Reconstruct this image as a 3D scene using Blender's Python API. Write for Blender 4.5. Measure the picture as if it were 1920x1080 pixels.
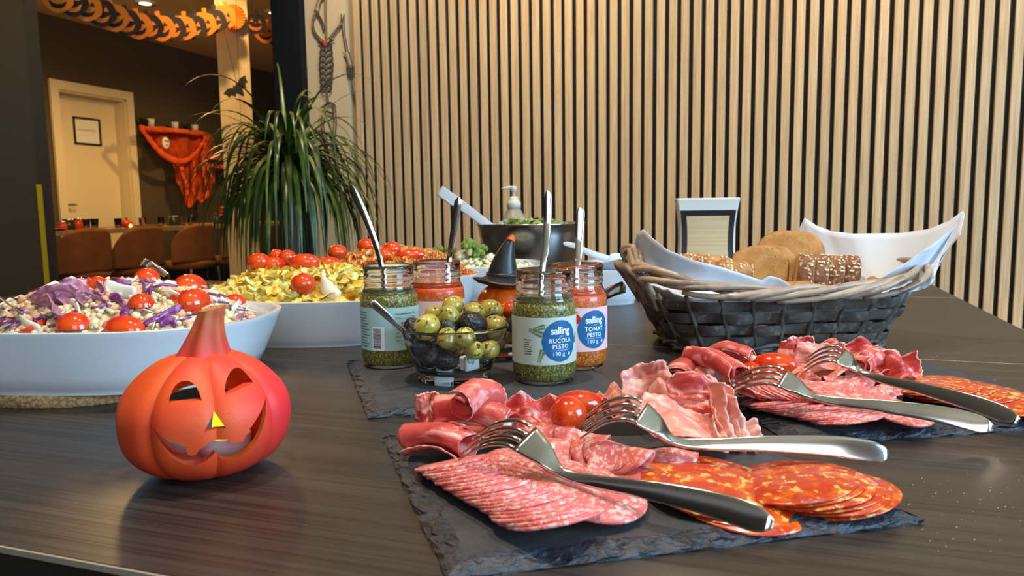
import bpy, bmesh, math, random
from mathutils import Vector, Matrix, noise
from math import sin, cos, pi, radians as R

for o in list(bpy.data.objects):
    bpy.data.objects.remove(o)
SC = bpy.context.scene
COL = SC.collection
rnd = random.Random(7)
U = rnd.uniform
T = 0.75            # height of the table top
EYE = 0.19          # camera height above it

# ---------------------------------------------------------------- camera
YAW, PIT, ROL, FPX = R(18.776), R(6.402), R(.83), 1387.0
_f0 = Vector((-sin(YAW), cos(YAW), 0)); _r0 = Vector((cos(YAW), sin(YAW), 0)); _u0 = Vector((0, 0, 1))
_f = _f0*cos(PIT) - _u0*sin(PIT); _u = _u0*cos(PIT) + _f0*sin(PIT)
CR = _r0*cos(ROL) - _u*sin(ROL); CU = _u*cos(ROL) + _r0*sin(ROL); CF = _f
CAMLOC = Vector((0, 0, T + EYE))
cd = bpy.data.cameras.new('camera'); cam = bpy.data.objects.new('camera', cd); COL.objects.link(cam)
m3 = Matrix((CR, CU, -CF)).transposed().to_4x4(); m3.translation = CAMLOC
cam.matrix_world = m3
cd.sensor_width = 36; cd.lens = 36*FPX/1920; cd.clip_start = .01
cd.dof.use_dof = True; cd.dof.focus_distance = .72; cd.dof.aperture_fstop = 15
SC.camera = cam

# ---------------------------------------------------------------- light
SC.view_settings.view_transform = 'Standard'; SC.view_settings.look = 'None'
SC.view_settings.gamma = 1; SC.view_settings.use_curve_mapping = False
SC.view_settings.exposure = 0.14
wd = bpy.data.worlds.new('world'); SC.world = wd; wd.use_nodes = True
wd.node_tree.nodes['Background'].inputs[0].default_value = (.78, .84, .95, 1)
wd.node_tree.nodes['Background'].inputs[1].default_value = .26

def area(name, loc, aim, size, power, col, sy=None):
    d = bpy.data.lights.new(name, 'AREA'); d.energy = power; d.color = col; d.size = size
    if sy: d.shape = 'RECTANGLE'; d.size_y = sy
    o = bpy.data.objects.new(name, d); COL.objects.link(o); o.location = loc
    o.rotation_euler = (Vector(aim) - Vector(loc)).to_track_quat('-Z', 'Y').to_euler(); return o
def spot(name, loc, aim, power, col, ang=70, rad=.04, blend=.5):
    d = bpy.data.lights.new(name, 'SPOT'); d.energy = power; d.color = col; d.spot_size = R(ang); d.spot_blend = blend; d.shadow_soft_size = rad
    o = bpy.data.objects.new(name, d); COL.objects.link(o); o.location = loc
    o.rotation_euler = (Vector(aim) - Vector(loc)).to_track_quat('-Z', 'Y').to_euler(); return o
WARM = (1, .72, .42); DAY = (.55, .78, 1)
area('window_light', (2.7, .35, 1.7), (0, .75, .8), 1.7, 125, (.40, .70, 1), 1.5)
area('window_light', (1.6, -2.2, 1.9), (0, .9, .8), 1.8, 31, (.80, .90, 1), 1.4)
spot('ceiling_spot', (-.5, .5, 2.68), (-.45, .55, .75), 88, (1, .84, .66), 85, .04)
spot('ceiling_spot', (.3, .85, 2.68), (.25, .7, .75), 60, (1, .86, .7), 85, .04)
for x in (-1.15, -.25, .7):
    spot('ceiling_spot', (x, 1.95, 2.68), (x, 2.6, 1.35), 84, (1, .81, .56), 82, .05, .8)
spot('dining_spot_and_fill', (-2.9, 3.3, 2.7), (-3.4, 4.8, 1.6), 75, (1, .68, .32), 120, .06, .7)  # added fill, no fitting: warms the white pillar and the garland
spot('dining_spot_and_fill', (-2.2, 1.2, 2.7), (-3.1, 2.44, 1.1), 42, (1, .72, .38), 80, .06, .7)  # added fill, no fitting: warms the face of the charcoal partition
for x, y in ((-4.9, 4.6), (-4.6, 6.6), (-3.2, 5.2)):
    spot('dining_spot_and_fill', (x, y, 2.7), (x - .3, y, 0), 105, (1, .60, .19), 150, .06, .8)

pl_ = bpy.data.lights.new('dining_ceiling_fill', 'POINT'); pl_.energy = 30; pl_.color = (1, .62, .24); pl_.shadow_soft_size = .12  # unseen point light added to brighten the dining room ceiling
po_ = bpy.data.objects.new('dining_ceiling_fill', pl_); COL.objects.link(po_); po_.location = (-3.6, 3.5, 2.42)

# ---------------------------------------------------------------- helpers
def ray(px, py): return CF + CR*((px - 960)/FPX) - CU*((py - 540)/FPX)
def P(px, py, h=0.0):
    d = ray(px, py); return CAMLOC + d*((h - EYE)/d.z)
def D(px, py, t): return CAMLOC + ray(px, py)*t
def onY(px, py, y):
    d = ray(px, py); return CAMLOC + d*(y/d.y)
def onX(px, py, x):
    d = ray(px, py); return CAMLOC + d*(x/d.x)
def base(px, t, h=0.0):      # the point of height h above the table, seen in column px at depth t
    py = 540
    for _ in range(30):
        py += (D(px, py, t).z - T - h)*FPX/t
    return D(px, py, t)

class G:
    def __init__(s): s.v = []; s.f = []; s.m = []; s.uv = None
    def add(s, v, f, M=None, mi=0):
        b = len(s.v)
        s.v += [tuple(M @ Vector(p)) for p in v] if M else [tuple(p) for p in v]
        s.f += [tuple(i + b for i in q) for q in f]; s.m += [mi]*len(f); return s
    def rings(s, rs, cap0=True, cap1=True, M=None, mi=0):
        n = len(rs[0]); v = [p for r in rs for p in r]; f = []
        for i in range(len(rs) - 1):
            for j in range(n):
                k = (j + 1) % n
                f.append((i*n + j, i*n + k, (i + 1)*n + k, (i + 1)*n + j))
        if cap0: f.append(tuple(range(n - 1, -1, -1)))
        if cap1: f.append(tuple((len(rs) - 1)*n + j for j in range(n)))
        return s.add(v, f, M, mi)
    def lathe(s, prof, n=40, M=None, mi=0, fn=None):
        rs = []
        for r, z in prof:
            r = max(r, 1e-5)
            rs.append([(fn(2*pi*j/n, r, z) if fn else (r*cos(2*pi*j/n), r*sin(2*pi*j/n), z)) for j in range(n)])
        return s.rings(rs, True, True, M, mi)
    def tube(s, path, rad, n=8, flat=1.0, side=None, M=None, mi=0, cap=True, sq=1.0):
        """rad, flat and side may be one value or one per point; side is the broad direction of a flattened tube"""
        path = [Vector(p) for p in path]; rs = []; k = len(path); prev = None
        for i, p in enumerate(path):
            t = (path[min(i + 1, k - 1)] - path[max(i - 1, 0)]).normalized()
            ref = Vector(side[i] if isinstance(side, list) else side) if side is not None else (prev if prev is not None else (Vector((0, 0, 1)) if abs(t.z) < .9 else Vector((1, 0, 0))))
            a = ref - t*ref.dot(t)
            if a.length < 1e-6: a = t.orthogonal()
            a.normalize(); prev = a; b = t.cross(a)
            r = rad[i] if isinstance(rad, (list, tuple)) else rad
            fl = flat[i] if isinstance(flat, (list, tuple)) else flat
            cs = [(cos(2*pi*j/n), sin(2*pi*j/n)) for j in range(n)]
            rs.append([p + a*(r*math.copysign(abs(c)**sq, c)) + b*(r*fl*math.copysign(abs(q)**sq, q)) for c, q in cs])
        return s.rings(rs, cap, cap, M, mi)
    def box(s, c, d, M=None, mi=0):
        x, y, z = c; a, b, h = d[0]/2, d[1]/2, d[2]/2
        v = [(x + i*a, y + j*b, z + k*h) for k in (-1, 1) for j in (-1, 1) for i in (-1, 1)]
        return s.add(v, [(0, 2, 3, 1), (4, 5, 7, 6), (0, 1, 5, 4), (2, 6, 7, 3), (0, 4, 6, 2), (1, 3, 7, 5)], M, mi)
    def ball(s, c=(0, 0, 0), r=(1, 1, 1), seg=16, rin=10, M=None, amp=0, fr=1, seed=0, mi=0):
        if isinstance(r, (int, float)): r = (r, r, r)
        rs = []
        for i in range(rin + 1):
            ph = pi*i/rin; ring = []
            for j in range(seg):
                a = 2*pi*j/seg; d = Vector((sin(ph)*cos(a), sin(ph)*sin(a), -cos(ph)))
                k = 1 + (amp*noise.noise(d*fr + Vector((seed*7.3, seed*3.1, seed))) if amp else 0)
                ring.append((c[0] + d.x*r[0]*k, c[1] + d.y*r[1]*k, c[2] + d.z*r[2]*k))
            rs.append(ring)
        return s.rings(rs, False, False, M, mi)
    def sheet(s, fn, nu, nv, M=None, mi=0, uv=True):
        v = [fn(i/nu, j/nv) for j in range(nv + 1) for i in range(nu + 1)]
        f = [(j*(nu + 1) + i, j*(nu + 1) + i + 1, (j + 1)*(nu + 1) + i + 1, (j + 1)*(nu + 1) + i) for j in range(nv) for i in range(nu)]
        if uv:
            if s.uv is None: s.uv = {}
            b = len(s.v)
            for j in range(nv + 1):
                for i in range(nu + 1): s.uv[b + j*(nu + 1) + i] = (i/nu, j/nv)
        return s.add(v, f, M, mi)
    def prism(s, poly, z0, z1, M=None, mi=0):
        return s.rings([[(x, y, z0) for x, y in poly], [(x, y, z1) for x, y in poly]], True, True, M, mi)
    def mesh(s, name, mats, smooth=True, merge=True):
        me = bpy.data.meshes.new(name); me.from_pydata(s.v, [], s.f)
        for m in (mats if isinstance(mats, (list, tuple)) else [mats]): me.materials.append(m)
        me.polygons.foreach_set('material_index', s.m)
        if s.uv is not None:
            l = me.uv_layers.new(name='UVMap')
            for lp in me.loops: l.data[lp.index].uv = s.uv.get(lp.vertex_index, (0, 0))
        bm = bmesh.new(); bm.from_mesh(me)
        if merge: bmesh.ops.remove_doubles(bm, verts=bm.verts, dist=2e-5)
        bmesh.ops.recalc_face_normals(bm, faces=bm.faces)
        bm.to_mesh(me); bm.free()
        if smooth:
            me.polygons.foreach_set('use_smooth', [True]*len(me.polygons))
        me.update(); return me
    def build(s, name, mats, parent=None, smooth=True, loc=None, rot=None, merge=True, auto=None, world=False, solid=0, sub=0, bevel=0, off=0):
        """one mesh object; a thing of its own (no parent) gets its origin at its base"""
        if parent is None and loc is None and s.v:
            xs, ys, zs = zip(*s.v); c = Vector(((min(xs) + max(xs))/2, (min(ys) + max(ys))/2, min(zs)))
            s.v = [(p[0] - c.x, p[1] - c.y, p[2] - c.z) for p in s.v]; loc = c
        o = bpy.data.objects.new(name, s.mesh(name, mats, smooth, merge)); COL.objects.link(o)
        if loc is not None: o.location = loc
        if rot is not None: o.rotation_euler = rot
        if parent is not None:
            o.parent = parent
            if world: o.matrix_parent_inverse = MW(parent).inverted()
        if solid:
            md = o.modifiers.new('solid', 'SOLIDIFY'); md.thickness = solid; md.offset = off
        if bevel:
            md = o.modifiers.new('bevel', 'BEVEL'); md.width = bevel; md.segments = 2; md.limit_method = 'ANGLE'; md.angle_limit = R(40)
        if sub:
            md = o.modifiers.new('sub', 'SUBSURF'); md.levels = md.render_levels = sub
        if auto: sharp(o, auto)
        return o

def sharp(o, deg=40):
    bm = bmesh.new(); bm.from_mesh(o.data)
    for e in bm.edges:
        e.smooth = not (len(e.link_faces) == 2 and e.calc_face_angle(0) > R(deg))
    bm.to_mesh(o.data); bm.free()

def MW(o):
    m = Matrix.LocRotScale(o.location, o.rotation_euler, o.scale)
    return (MW(o.parent) @ o.matrix_parent_inverse @ m) if o.parent else m
def tag(o, label, cat=None, group=None, kind=None):
    o['label'] = label
    if cat: o['category'] = cat
    if group: o['group'] = group
    if kind: o['kind'] = kind
    return o
def thing(name, label, cat, loc=(0, 0, 0), rz=0, group=None, rot=None):
    o = bpy.data.objects.new(name, None); COL.objects.link(o); o.empty_display_size = .02
    o.location = loc; o.rotation_euler = rot if rot else (0, 0, rz)
    return tag(o, label, cat, group)
def struct(o, label=None):
    o['kind'] = 'structure'
    if label: o['label'] = label
    return o
def copy_tree(o, parent=None):
    c = o.copy(); COL.objects.link(c)
    if parent: c.parent = parent
    for ch in list(o.children): copy_tree(ch, c)
    return c
def Mx(loc=(0, 0, 0), rx=0, ry=0, rz=0, s=1):
    return Matrix.LocRotScale(Vector(loc), (Matrix.Rotation(rz, 3, 'Z') @ Matrix.Rotation(ry, 3, 'Y') @ Matrix.Rotation(rx, 3, 'X')).to_quaternion(), Vector((s, s, s)) if isinstance(s, (int, float)) else Vector(s))
ORD = 'first second third fourth fifth sixth seventh eighth ninth tenth eleventh twelfth thirteenth fourteenth fifteenth sixteenth seventeenth eighteenth nineteenth twentieth'.split()
ORD += ['twenty-' + w for w in ORD[:9]] + ['thirtieth'] + ['thirty-' + w for w in ORD[:9]] + ['fortieth'] + ['forty-' + w for w in ORD[:9]] + ['fiftieth']
def lerp(a, b, t): return a + (b - a)*t
def smooth_path(pts, n=8):
    """Catmull-Rom through pts"""
    pts = [Vector(p) for p in pts]; out = []
    q = [pts[0]*2 - pts[1]] + pts + [pts[-1]*2 - pts[-2]]
    for i in range(1, len(q) - 2):
        for k in range(n):
            t = k/n; a, b, c, d = q[i - 1], q[i], q[i + 1], q[i + 2]
            out.append(.5*((2*b) + (c - a)*t + (2*a - 5*b + 4*c - d)*t*t + (3*b - a - 3*c + d)*t**3))
    out.append(pts[-1]); return out
def interp(xs, ys, x):
    if x <= xs[0]: return ys[0]
    for i in range(len(xs) - 1):
        if x <= xs[i + 1]: return lerp(ys[i], ys[i + 1], (x - xs[i])/(xs[i + 1] - xs[i]))
    return ys[-1]

# ---------------------------------------------------------------- materials
def mat(name, col, rough=.5, metal=0, spec=.5, trans=0, ior=1.5, sss=0, coat=0, emit=0, layers=(), bump=None, rand=False, hue=0, coord='Object', alpha=1, sssr=(.4, .15, .08), scl=.01, aniso=None):
    """layers: (type, scale or (x,y,z), lo, hi, colour [, detail]) laid one over another"""
    m = bpy.data.materials.new(name); m.use_nodes = True; nt = m.node_tree; N = nt.nodes; L = nt.links
    b = N['Principled BSDF']
    def setv(k, v): b.inputs[k].default_value = v
    c4 = (*col, 1); setv('Base Color', c4); setv('Roughness', rough); setv('Metallic', metal); setv('Specular IOR Level', spec)
    setv('Transmission Weight', trans); setv('IOR', ior); setv('Coat Weight', coat); setv('Coat Roughness', .08)
    if sss: setv('Subsurface Weight', sss); setv('Subsurface Radius', sssr); setv('Subsurface Scale', scl)
    if emit: setv('Emission Color', c4); setv('Emission Strength', emit)
    if alpha < 1: setv('Alpha', alpha)
    cur = None
    if layers or bump or hue:
        tc = N.new('ShaderNodeTexCoord'); src = tc.outputs[coord]
        oi = N.new('ShaderNodeObjectInfo')
        if rand:
            vm = N.new('ShaderNodeVectorMath'); vm.operation = 'SCALE'; vm.inputs[0].default_value = (13.1, 7.7, 9.3); L.new(oi.outputs['Random'], vm.inputs['Scale'])
            va = N.new('ShaderNodeVectorMath'); va.operation = 'ADD'; L.new(src, va.inputs[0]); L.new(vm.outputs[0], va.inputs[1]); src = va.outputs[0]
        def tex(kind, sc, det=3):
            mp = N.new('ShaderNodeMapping'); L.new(src, mp.inputs[0])
            mp.inputs['Scale'].default_value = sc if isinstance(sc, (tuple, list)) else (sc, sc, sc)
            if kind == 'noise':
                t = N.new('ShaderNodeTexNoise'); t.inputs['Scale'].default_value = 1; t.inputs['Detail'].default_value = det; L.new(mp.outputs[0], t.inputs['Vector']); return t.outputs['Fac']
            if kind in ('vor', 'cell'):
                t = N.new('ShaderNodeTexVoronoi'); t.inputs['Scale'].default_value = 1; L.new(mp.outputs[0], t.inputs['Vector'])
                if det != 3: t.inputs['Randomness'].default_value = det
                return t.outputs['Distance']
            if kind == 'crack':
                t = N.new('ShaderNodeTexVoronoi'); t.feature = 'DISTANCE_TO_EDGE'; t.inputs['Scale'].default_value = 1; L.new(mp.outputs[0], t.inputs['Vector']); return t.outputs['Distance']
            if kind == 'wave':
                t = N.new('ShaderNodeTexWave'); t.inputs['Scale'].default_value = 1; t.inputs['Distortion'].default_value = det; L.new(mp.outputs[0], t.inputs['Vector']); return t.outputs['Fac']
            sp = N.new('ShaderNodeSeparateXYZ'); L.new(mp.outputs[0], sp.inputs[0]); return sp.outputs['XYZ'.index(kind)]
        for ly in layers:
            kind, sc, lo, hi, lc = ly[:5]; det = ly[5] if len(ly) > 5 else 3
            fac = tex(kind, sc, det)
            mr = N.new('ShaderNodeMapRange'); mr.inputs['From Min'].default_value = lo; mr.inputs['From Max'].default_value = hi; L.new(fac, mr.inputs['Value'])
            mx = N.new('ShaderNodeMix'); mx.data_type = 'RGBA'; L.new(mr.outputs[0], mx.inputs[0])
            if cur is None: mx.inputs[6].default_value = c4
            else: L.new(cur, mx.inputs[6])
            mx.inputs[7].default_value = (*lc, 1); cur = mx.outputs[2]
        if hue:
            hs = N.new('ShaderNodeHueSaturation')
            mr = N.new('ShaderNodeMapRange'); L.new(oi.outputs['Random'], mr.inputs['Value']); mr.inputs['To Min'].default_value = 1 - hue; mr.inputs['To Max'].default_value = 1 + hue
            L.new(mr.outputs[0], hs.inputs['Value'])
            if cur is None: hs.inputs['Color'].default_value = c4
            else: L.new(cur, hs.inputs['Color'])
            cur = hs.outputs[0]
        if bump:
            kind, sc, strength, dist = bump[:4]
            bp = N.new('ShaderNodeBump'); bp.inputs['Strength'].default_value = strength; bp.inputs['Distance'].default_value = dist
            L.new(tex(kind, sc, bump[4] if len(bump) > 4 else 3), bp.inputs['Height']); L.new(bp.outputs[0], b.inputs['Normal'])
        if cur is not None: L.new(cur, b.inputs['Base Color'])
    return m
def glass(name, col=(1, 1, 1), rough=0, ior=1.45):
    m = bpy.data.materials.new(name); m.use_nodes = True; nt = m.node_tree; nt.nodes.clear()
    g = nt.nodes.new('ShaderNodeBsdfGlass'); g.inputs['Color'].default_value = (*col, 1); g.inputs['Roughness'].default_value = rough; g.inputs['IOR'].default_value = ior
    o = nt.nodes.new('ShaderNodeOutputMaterial'); nt.links.new(g.outputs[0], o.inputs[0]); return m
def srgb(r, g, b):
    f = lambda c: (c/255/12.92 if c/255 < .04045 else ((c/255 + .055)/1.055)**2.4)
    return (f(r), f(g), f(b))

M = {}
M['felt'] = mat('black_felt', (.006, .006, .007), .95)
M['oak'] = mat('oak', srgb(205, 172, 128), .55, layers=[('noise', (140, 140, 3.5), .38, .7, srgb(176, 138, 95), 5), ('noise', (420, 420, 7), .5, .75, srgb(222, 192, 150), 4), ('wave', (60, 60, 2.2), .82, 1, srgb(182, 146, 102), 7)], rand=True, hue=.07)
M['beige'] = mat('beige_wall_paint', srgb(205, 180, 140), .8, bump=('noise', 60, .1, .002))
M['brown'] = mat('dark_brown_wall_paint', srgb(78, 68, 52), .85)
M['ceil'] = mat('ceiling_paint', srgb(225, 205, 170), .9)
M['floor'] = mat('dark_floor', (.03, .022, .015), .45, layers=[('noise', (6, 60, 1), .4, .7, (.05, .036, .024))])
M['door'] = mat('white_door_paint', srgb(225, 212, 180), .5)
M['greyp'] = mat('charcoal_partition', srgb(84, 72, 54), .85, spec=.2)
M['blackp'] = mat('black_post_paint', (.005, .006, .007), .8, spec=.2)
M['yellow'] = mat('yellow_tape', srgb(214, 180, 22), .5)
M['table'] = mat('black_stained_wood', srgb(52, 47, 43), .36, spec=.6, layers=[('noise', (4, 420, 10), .42, .62, srgb(33, 30, 28), 6), ('noise', (2.5, 130, 10), .45, .7, srgb(60, 55, 50), 4)], bump=('noise', (6, 420, 20), .22, .0006, 5))
M['tableedge'] = mat('table_edge_band', srgb(30, 32, 34), .5)
M['seam'] = mat('worn_table_seam', srgb(150, 138, 118), .6)
M['white'] = mat('white_glazed_ceramic', (.72, .74, .76), .12, spec=.5, coat=.3)
M['cork'] = mat('cork', srgb(186, 148, 100), .85, layers=[('vor', 260, .3, .7, srgb(140, 104, 64)), ('noise', 420, .55, .7, srgb(205, 165, 115))], bump=('noise', 500, .4, .001))
M['steel'] = mat('stainless_steel', (.62, .6, .57), .2, 1, layers=[('noise', (30, 30, 900), .3, .8, (.5, .49, .47))])
M['cutlery'] = mat('polished_cutlery_steel', (.62, .57, .52), .13, 1)
M['glass'] = glass('clear_glass')
M['slate'] = mat('slate', srgb(52, 54, 58), .6, layers=[('noise', 60, .35, .7, srgb(66, 66, 68), 6), ('noise', (500, 500, 500), .55, .7, srgb(40, 41, 44), 3)], bump=('noise', 90, .25, .001, 6))
M['slate_edge'] = mat('split_slate_edge', srgb(52, 58, 68), .38, layers=[('noise', 130, .4, .65, srgb(28, 32, 40), 6)], bump=('noise', (260, 260, 700), .8, .002, 6))
M['tomato'] = mat('cherry_tomato_skin', srgb(208, 42, 13), .14, coat=.5, sss=.15, layers=[('noise', 45, .42, .68, srgb(224, 84, 20))], hue=.08)
M['tomato_cut'] = mat('tomato_flesh', srgb(214, 62, 26), .25, layers=[('vor', 180, .2, .6, srgb(222, 104, 52))])
M['black'] = mat('black_plastic', (.012, .012, .013), .4)
M['paper'] = mat('white_paper', (.82, .83, .85), .7)
# ================================================================ the room
WY = 2.595                      # the slatted wall stands parallel to the table
ZB = T - .208                   # lower end of the slats
CEIL = 2.75
g = G(); g.box((-2.6, 4.0, -.03), (12, 16, .06)); struct(g.build('floor', M['floor'], smooth=False))
g = G(); g.box((-2.2, 4.9, CEIL + .04), (12.4, 14.5, .08)); struct(g.build('ceiling', M['ceil'], smooth=False))

X0 = -1.481                     # middle of the first black gap
wall = G(); wall.box((.1, WY + .022, CEIL/2), (3.22, .02, CEIL))
wb = struct(wall.build('wall_back', M['felt'], smooth=False), 'black felt wall panel carrying upright oak slats')
sl = G(); sl.box((0, 0, 0), (.0262, .010, CEIL - ZB))
slm = sl.mesh('slat', M['oak'], False)
bmm = bmesh.new(); bmm.from_mesh(slm)
bmesh.ops.bevel(bmm, geom=[e for e in bmm.edges if abs(e.verts[0].co.z - e.verts[1].co.z) > 1], offset=.0012, segments=1, affect='EDGES'); bmm.to_mesh(slm); bmm.free()
for i in range(-1, 78):
    o = bpy.data.objects.new('slat', slm); COL.objects.link(o)
    o.parent = wb; o.matrix_parent_inverse = MW(wb).inverted()
    o.location = (X0 + .02 + .04*i + U(-.0006, .0006), WY + .0065, (CEIL + ZB)/2)
# low oak bench ledge under the slats
M['ledge'] = mat('pale_wood_ledge', srgb(190, 150, 112), .5, layers=[('noise', (4, 90, 60), .4, .7, srgb(165, 124, 88), 5)])
g = G(); g.box((.1, WY - .09, ZB - .02), (3.2, .2, .04)); struct(g.build('trim_1', M['ledge'], smooth=False, bevel=.003), 'pale wooden ledge under the slatted wall')

# plain beige end of that wall, then the dark post
g = G(); g.box((-1.63, WY + .06, CEIL/2), (.18, .14, CEIL)); struct(g.build('wall_end', M['beige'], smooth=False), 'plain beige wall end beside the slats')
g = G(); g.box((-1.79, WY + .06, CEIL/2), (.135, .2, CEIL)); struct(g.build('pillar_dark', M['blackp'], smooth=False, bevel=.004), 'black post at the end of the beige wall')

# dark partition nearest the camera on the left with a yellow strip on its edge
pt = D(43, 5, 3.3); pt2 = D(66, 345, 3.3)
ex = (pt.x + pt2.x)/2
part = G(); part.box((pt2.x - .62, pt2.y + .1, CEIL/2), (1.2, .1, CEIL), Mx())
part.v = [tuple(Vector((pt2.x, pt2.y, 0)) + Matrix.Rotation(YAW, 3, 'Z') @ (Vector(p) - Vector((pt2.x, pt2.y, 0)))) for p in part.v]
struct(part.build('wall_left', M['greyp'], smooth=False), 'charcoal partition at the edge of the dining room')
g = G(); ye = Vector((pt2.x - .012, pt2.y + .045, 0))
g.box((ye.x, ye.y, (.1 + pt2.z)/2), (.022, .006, pt2.z - .1)); g.v = [tuple(Vector((pt2.x, pt2.y, 0)) + Matrix.Rotation(YAW, 3, 'Z') @ (Vector(p) - Vector((pt2.x, pt2.y, 0)))) for p in g.v]
tag(g.build('yellow_strip', M['yellow'], smooth=False), 'narrow yellow strip standing along the edge of the charcoal partition', 'strip')

g = G(); g.box((-3.6, -3.0, CEIL/2), (9.6, .12, CEIL)); struct(g.build('wall_rear', M['brown'], smooth=False), 'dark brown wall behind the camera')
# ---------------------------------------------------------------- dining room
DX = -6.3
d0 = onX(89.4, 147, DX); d1 = onX(246, 173.6, DX); dtop = d0.z
g = G()
y0, y1 = d0.y, d1.y
g.box((DX - .08, (y0 + .08 + 1)/2, CEIL/2), (.16, y0 + .08 - 1, CEIL)); g.box((DX - .08, (y1 - .08 + 12)/2, CEIL/2), (.16, 12 - y1 + .08, CEIL))
g.box((DX - .08, (y0 + y1)/2, (CEIL + dtop - .09)/2), (.16, y1 - y0 - .16, CEIL - dtop + .09))
struct(g.build('wall_dining', M['brown'], smooth=False))
g = G(); g.box((-3.4, 11.6, CEIL/2), (6, .12, CEIL)); struct(g.build('wall_far', M['brown'], smooth=False))
g = G()     # door frame: three casings with a deep reveal
cw = .085
for (a, b, z0, z1) in ((y0, y0 + cw, 0, dtop), (y1 - cw, y1, 0, dtop), (y0 + cw, y1 - cw, dtop - cw, dtop)):
    g.box((DX + .012, (a + b)/2, (z0 + z1)/2), (.024, b - a, z1 - z0))
for (a, b, z0, z1) in ((y0 + cw - .02, y0 + cw + .015, 0, dtop - cw), (y1 - cw - .015, y1 - cw + .02, 0, dtop - cw), (y0 + cw, y1 - cw, dtop - cw - .015, dtop - cw + .02)):
    g.box((DX - .07, (a + b)/2, (z0 + z1)/2), (.15, b - a, z1 - z0))
dr = struct(g.build('door_1', M['door'], smooth=False), 'white door in a deep white frame on the dark dining room wall')
g = G(); g.box((DX - .13, (y0 + y1)/2, (dtop - cw)/2), (.04, y1 - y0 - 2*cw, dtop - cw)); lf = g.build('door_leaf', M['door'], dr, smooth=False, world=True)
hd = onX(130, 384, DX - .08)
g = G(); g.tube([(DX - .11, hd.y - .05, hd.z), (DX - .065, hd.y - .05, hd.z), (DX - .06, hd.y + .06, hd.z)], .011, 8); g.build('door_handle', M['cutlery'], dr, world=True)
# framed paper sign on the door
s0 = onX(139, 224, DX - .1); s1 = onX(190, 270, DX - .1)
sg = thing('door_sign', 'white paper sign in a thin dark frame hung on the white door', 'sign', (DX - .108, (s0.y + s1.y)/2, (s0.z + s1.z)/2 + .005))
hw, hh = (s1.y - s0.y)/2, .135
g = G()
for c, d in (((0, -hw, 0), (.014, .02, 2*hh)), ((0, hw, 0), (.014, .02, 2*hh)), ((0, 0, hh - .01), (.014, 2*hw, .02)), ((0, 0, -hh + .01), (.014, 2*hw, .02))): g.box(c, d)
g.build('sign_frame', M['black'], sg, smooth=False)
g = G(); g.box((-.002, 0, 0), (.004, 2*hw - .02, 2*hh - .02)); g.build('sign_paper', M['paper'], sg, smooth=False)
g = G()
for k in range(11): g.box((.0008, -.1 + .02*k, .012 + U(-.002, .002)), (.001, U(.010, .016), .012))
g.build('sign_line', mat('faded_print', srgb(150, 145, 140), .8), sg, smooth=False)

# ceiling lights (only their round trims show)
M['lamp'] = mat('lamp_diffuser', (1, .85, .6), emit=2.2)
for px, py, lb in ((272, 4, 'round white ceiling light above the dining room garland'), (515, 22, 'round ceiling light beyond the white pillar')):
    d = ray(px, py); p = CAMLOC + d*((CEIL - CAMLOC.z)/d.z)
    t = thing('ceiling_light', lb, 'ceiling light', (p.x, p.y, CEIL), 0, 'dining room ceiling lights')
    g = G(); g.lathe([(.05, -.012), (.085, -.014), (.09, 0)], 28); g.build('light_trim', M['white'], t)
    g = G(); g.lathe([(.0, -.016), (.05, -.016), (.05, -.011)], 24); g.build('diffuser', M['lamp'], t)

# white pillar
pf = D(415, 200, 4.6); pr = D(471, 200, 4.6)
w = (pr - pf).length
pc = (pf + pr)/2
g = G(); g.box((0, .03, CEIL/2), (w, .06, CEIL), Mx((pc.x, pc.y, 0), rz=YAW + R(18)))
struct(g.build('pillar_white', mat('pillar_paint', srgb(226, 196, 140), .8), smooth=False), 'square white pillar behind the potted plant')
# soffit above the pillar
g = G(); a = D(492, 2, 4.6); g.box((0, .9, CEIL - .14), (.26, 2.4, .3), Mx((pc.x + .1, pc.y, 0), rz=YAW + R(-8)))
struct(g.build('trim_2', M['ceil'], smooth=False), 'boxed ceiling beam on the white pillar')
# pale cupboard on the far wall
c0 = onY(508, 180, 11.4); c1 = onY(552, 300, 11.4)
t = thing('tall_cupboard', 'pale tall cupboard standing against the far dark wall', 'cupboard', ((c0.x + c1.x)/2 + .2, 11.33, 0))
g = G(); g.box((0, 0, c0.z/2), (.9, .4, c0.z)); g.build('carcass', M['door'], t, smooth=False)
for s in (-1, 1):
    g = G(); g.box((s*.222, -.21, c0.z/2), (.43, .02, c0.z - .06)); dd = g.build('cupboard_door', M['door'], t, smooth=False)
    g = G(); g.box((s*.05, -.228, c0.z*.55), (.015, .02, .16)); g.build('cupboard_handle', M['steel'], dd, smooth=False)

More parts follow.
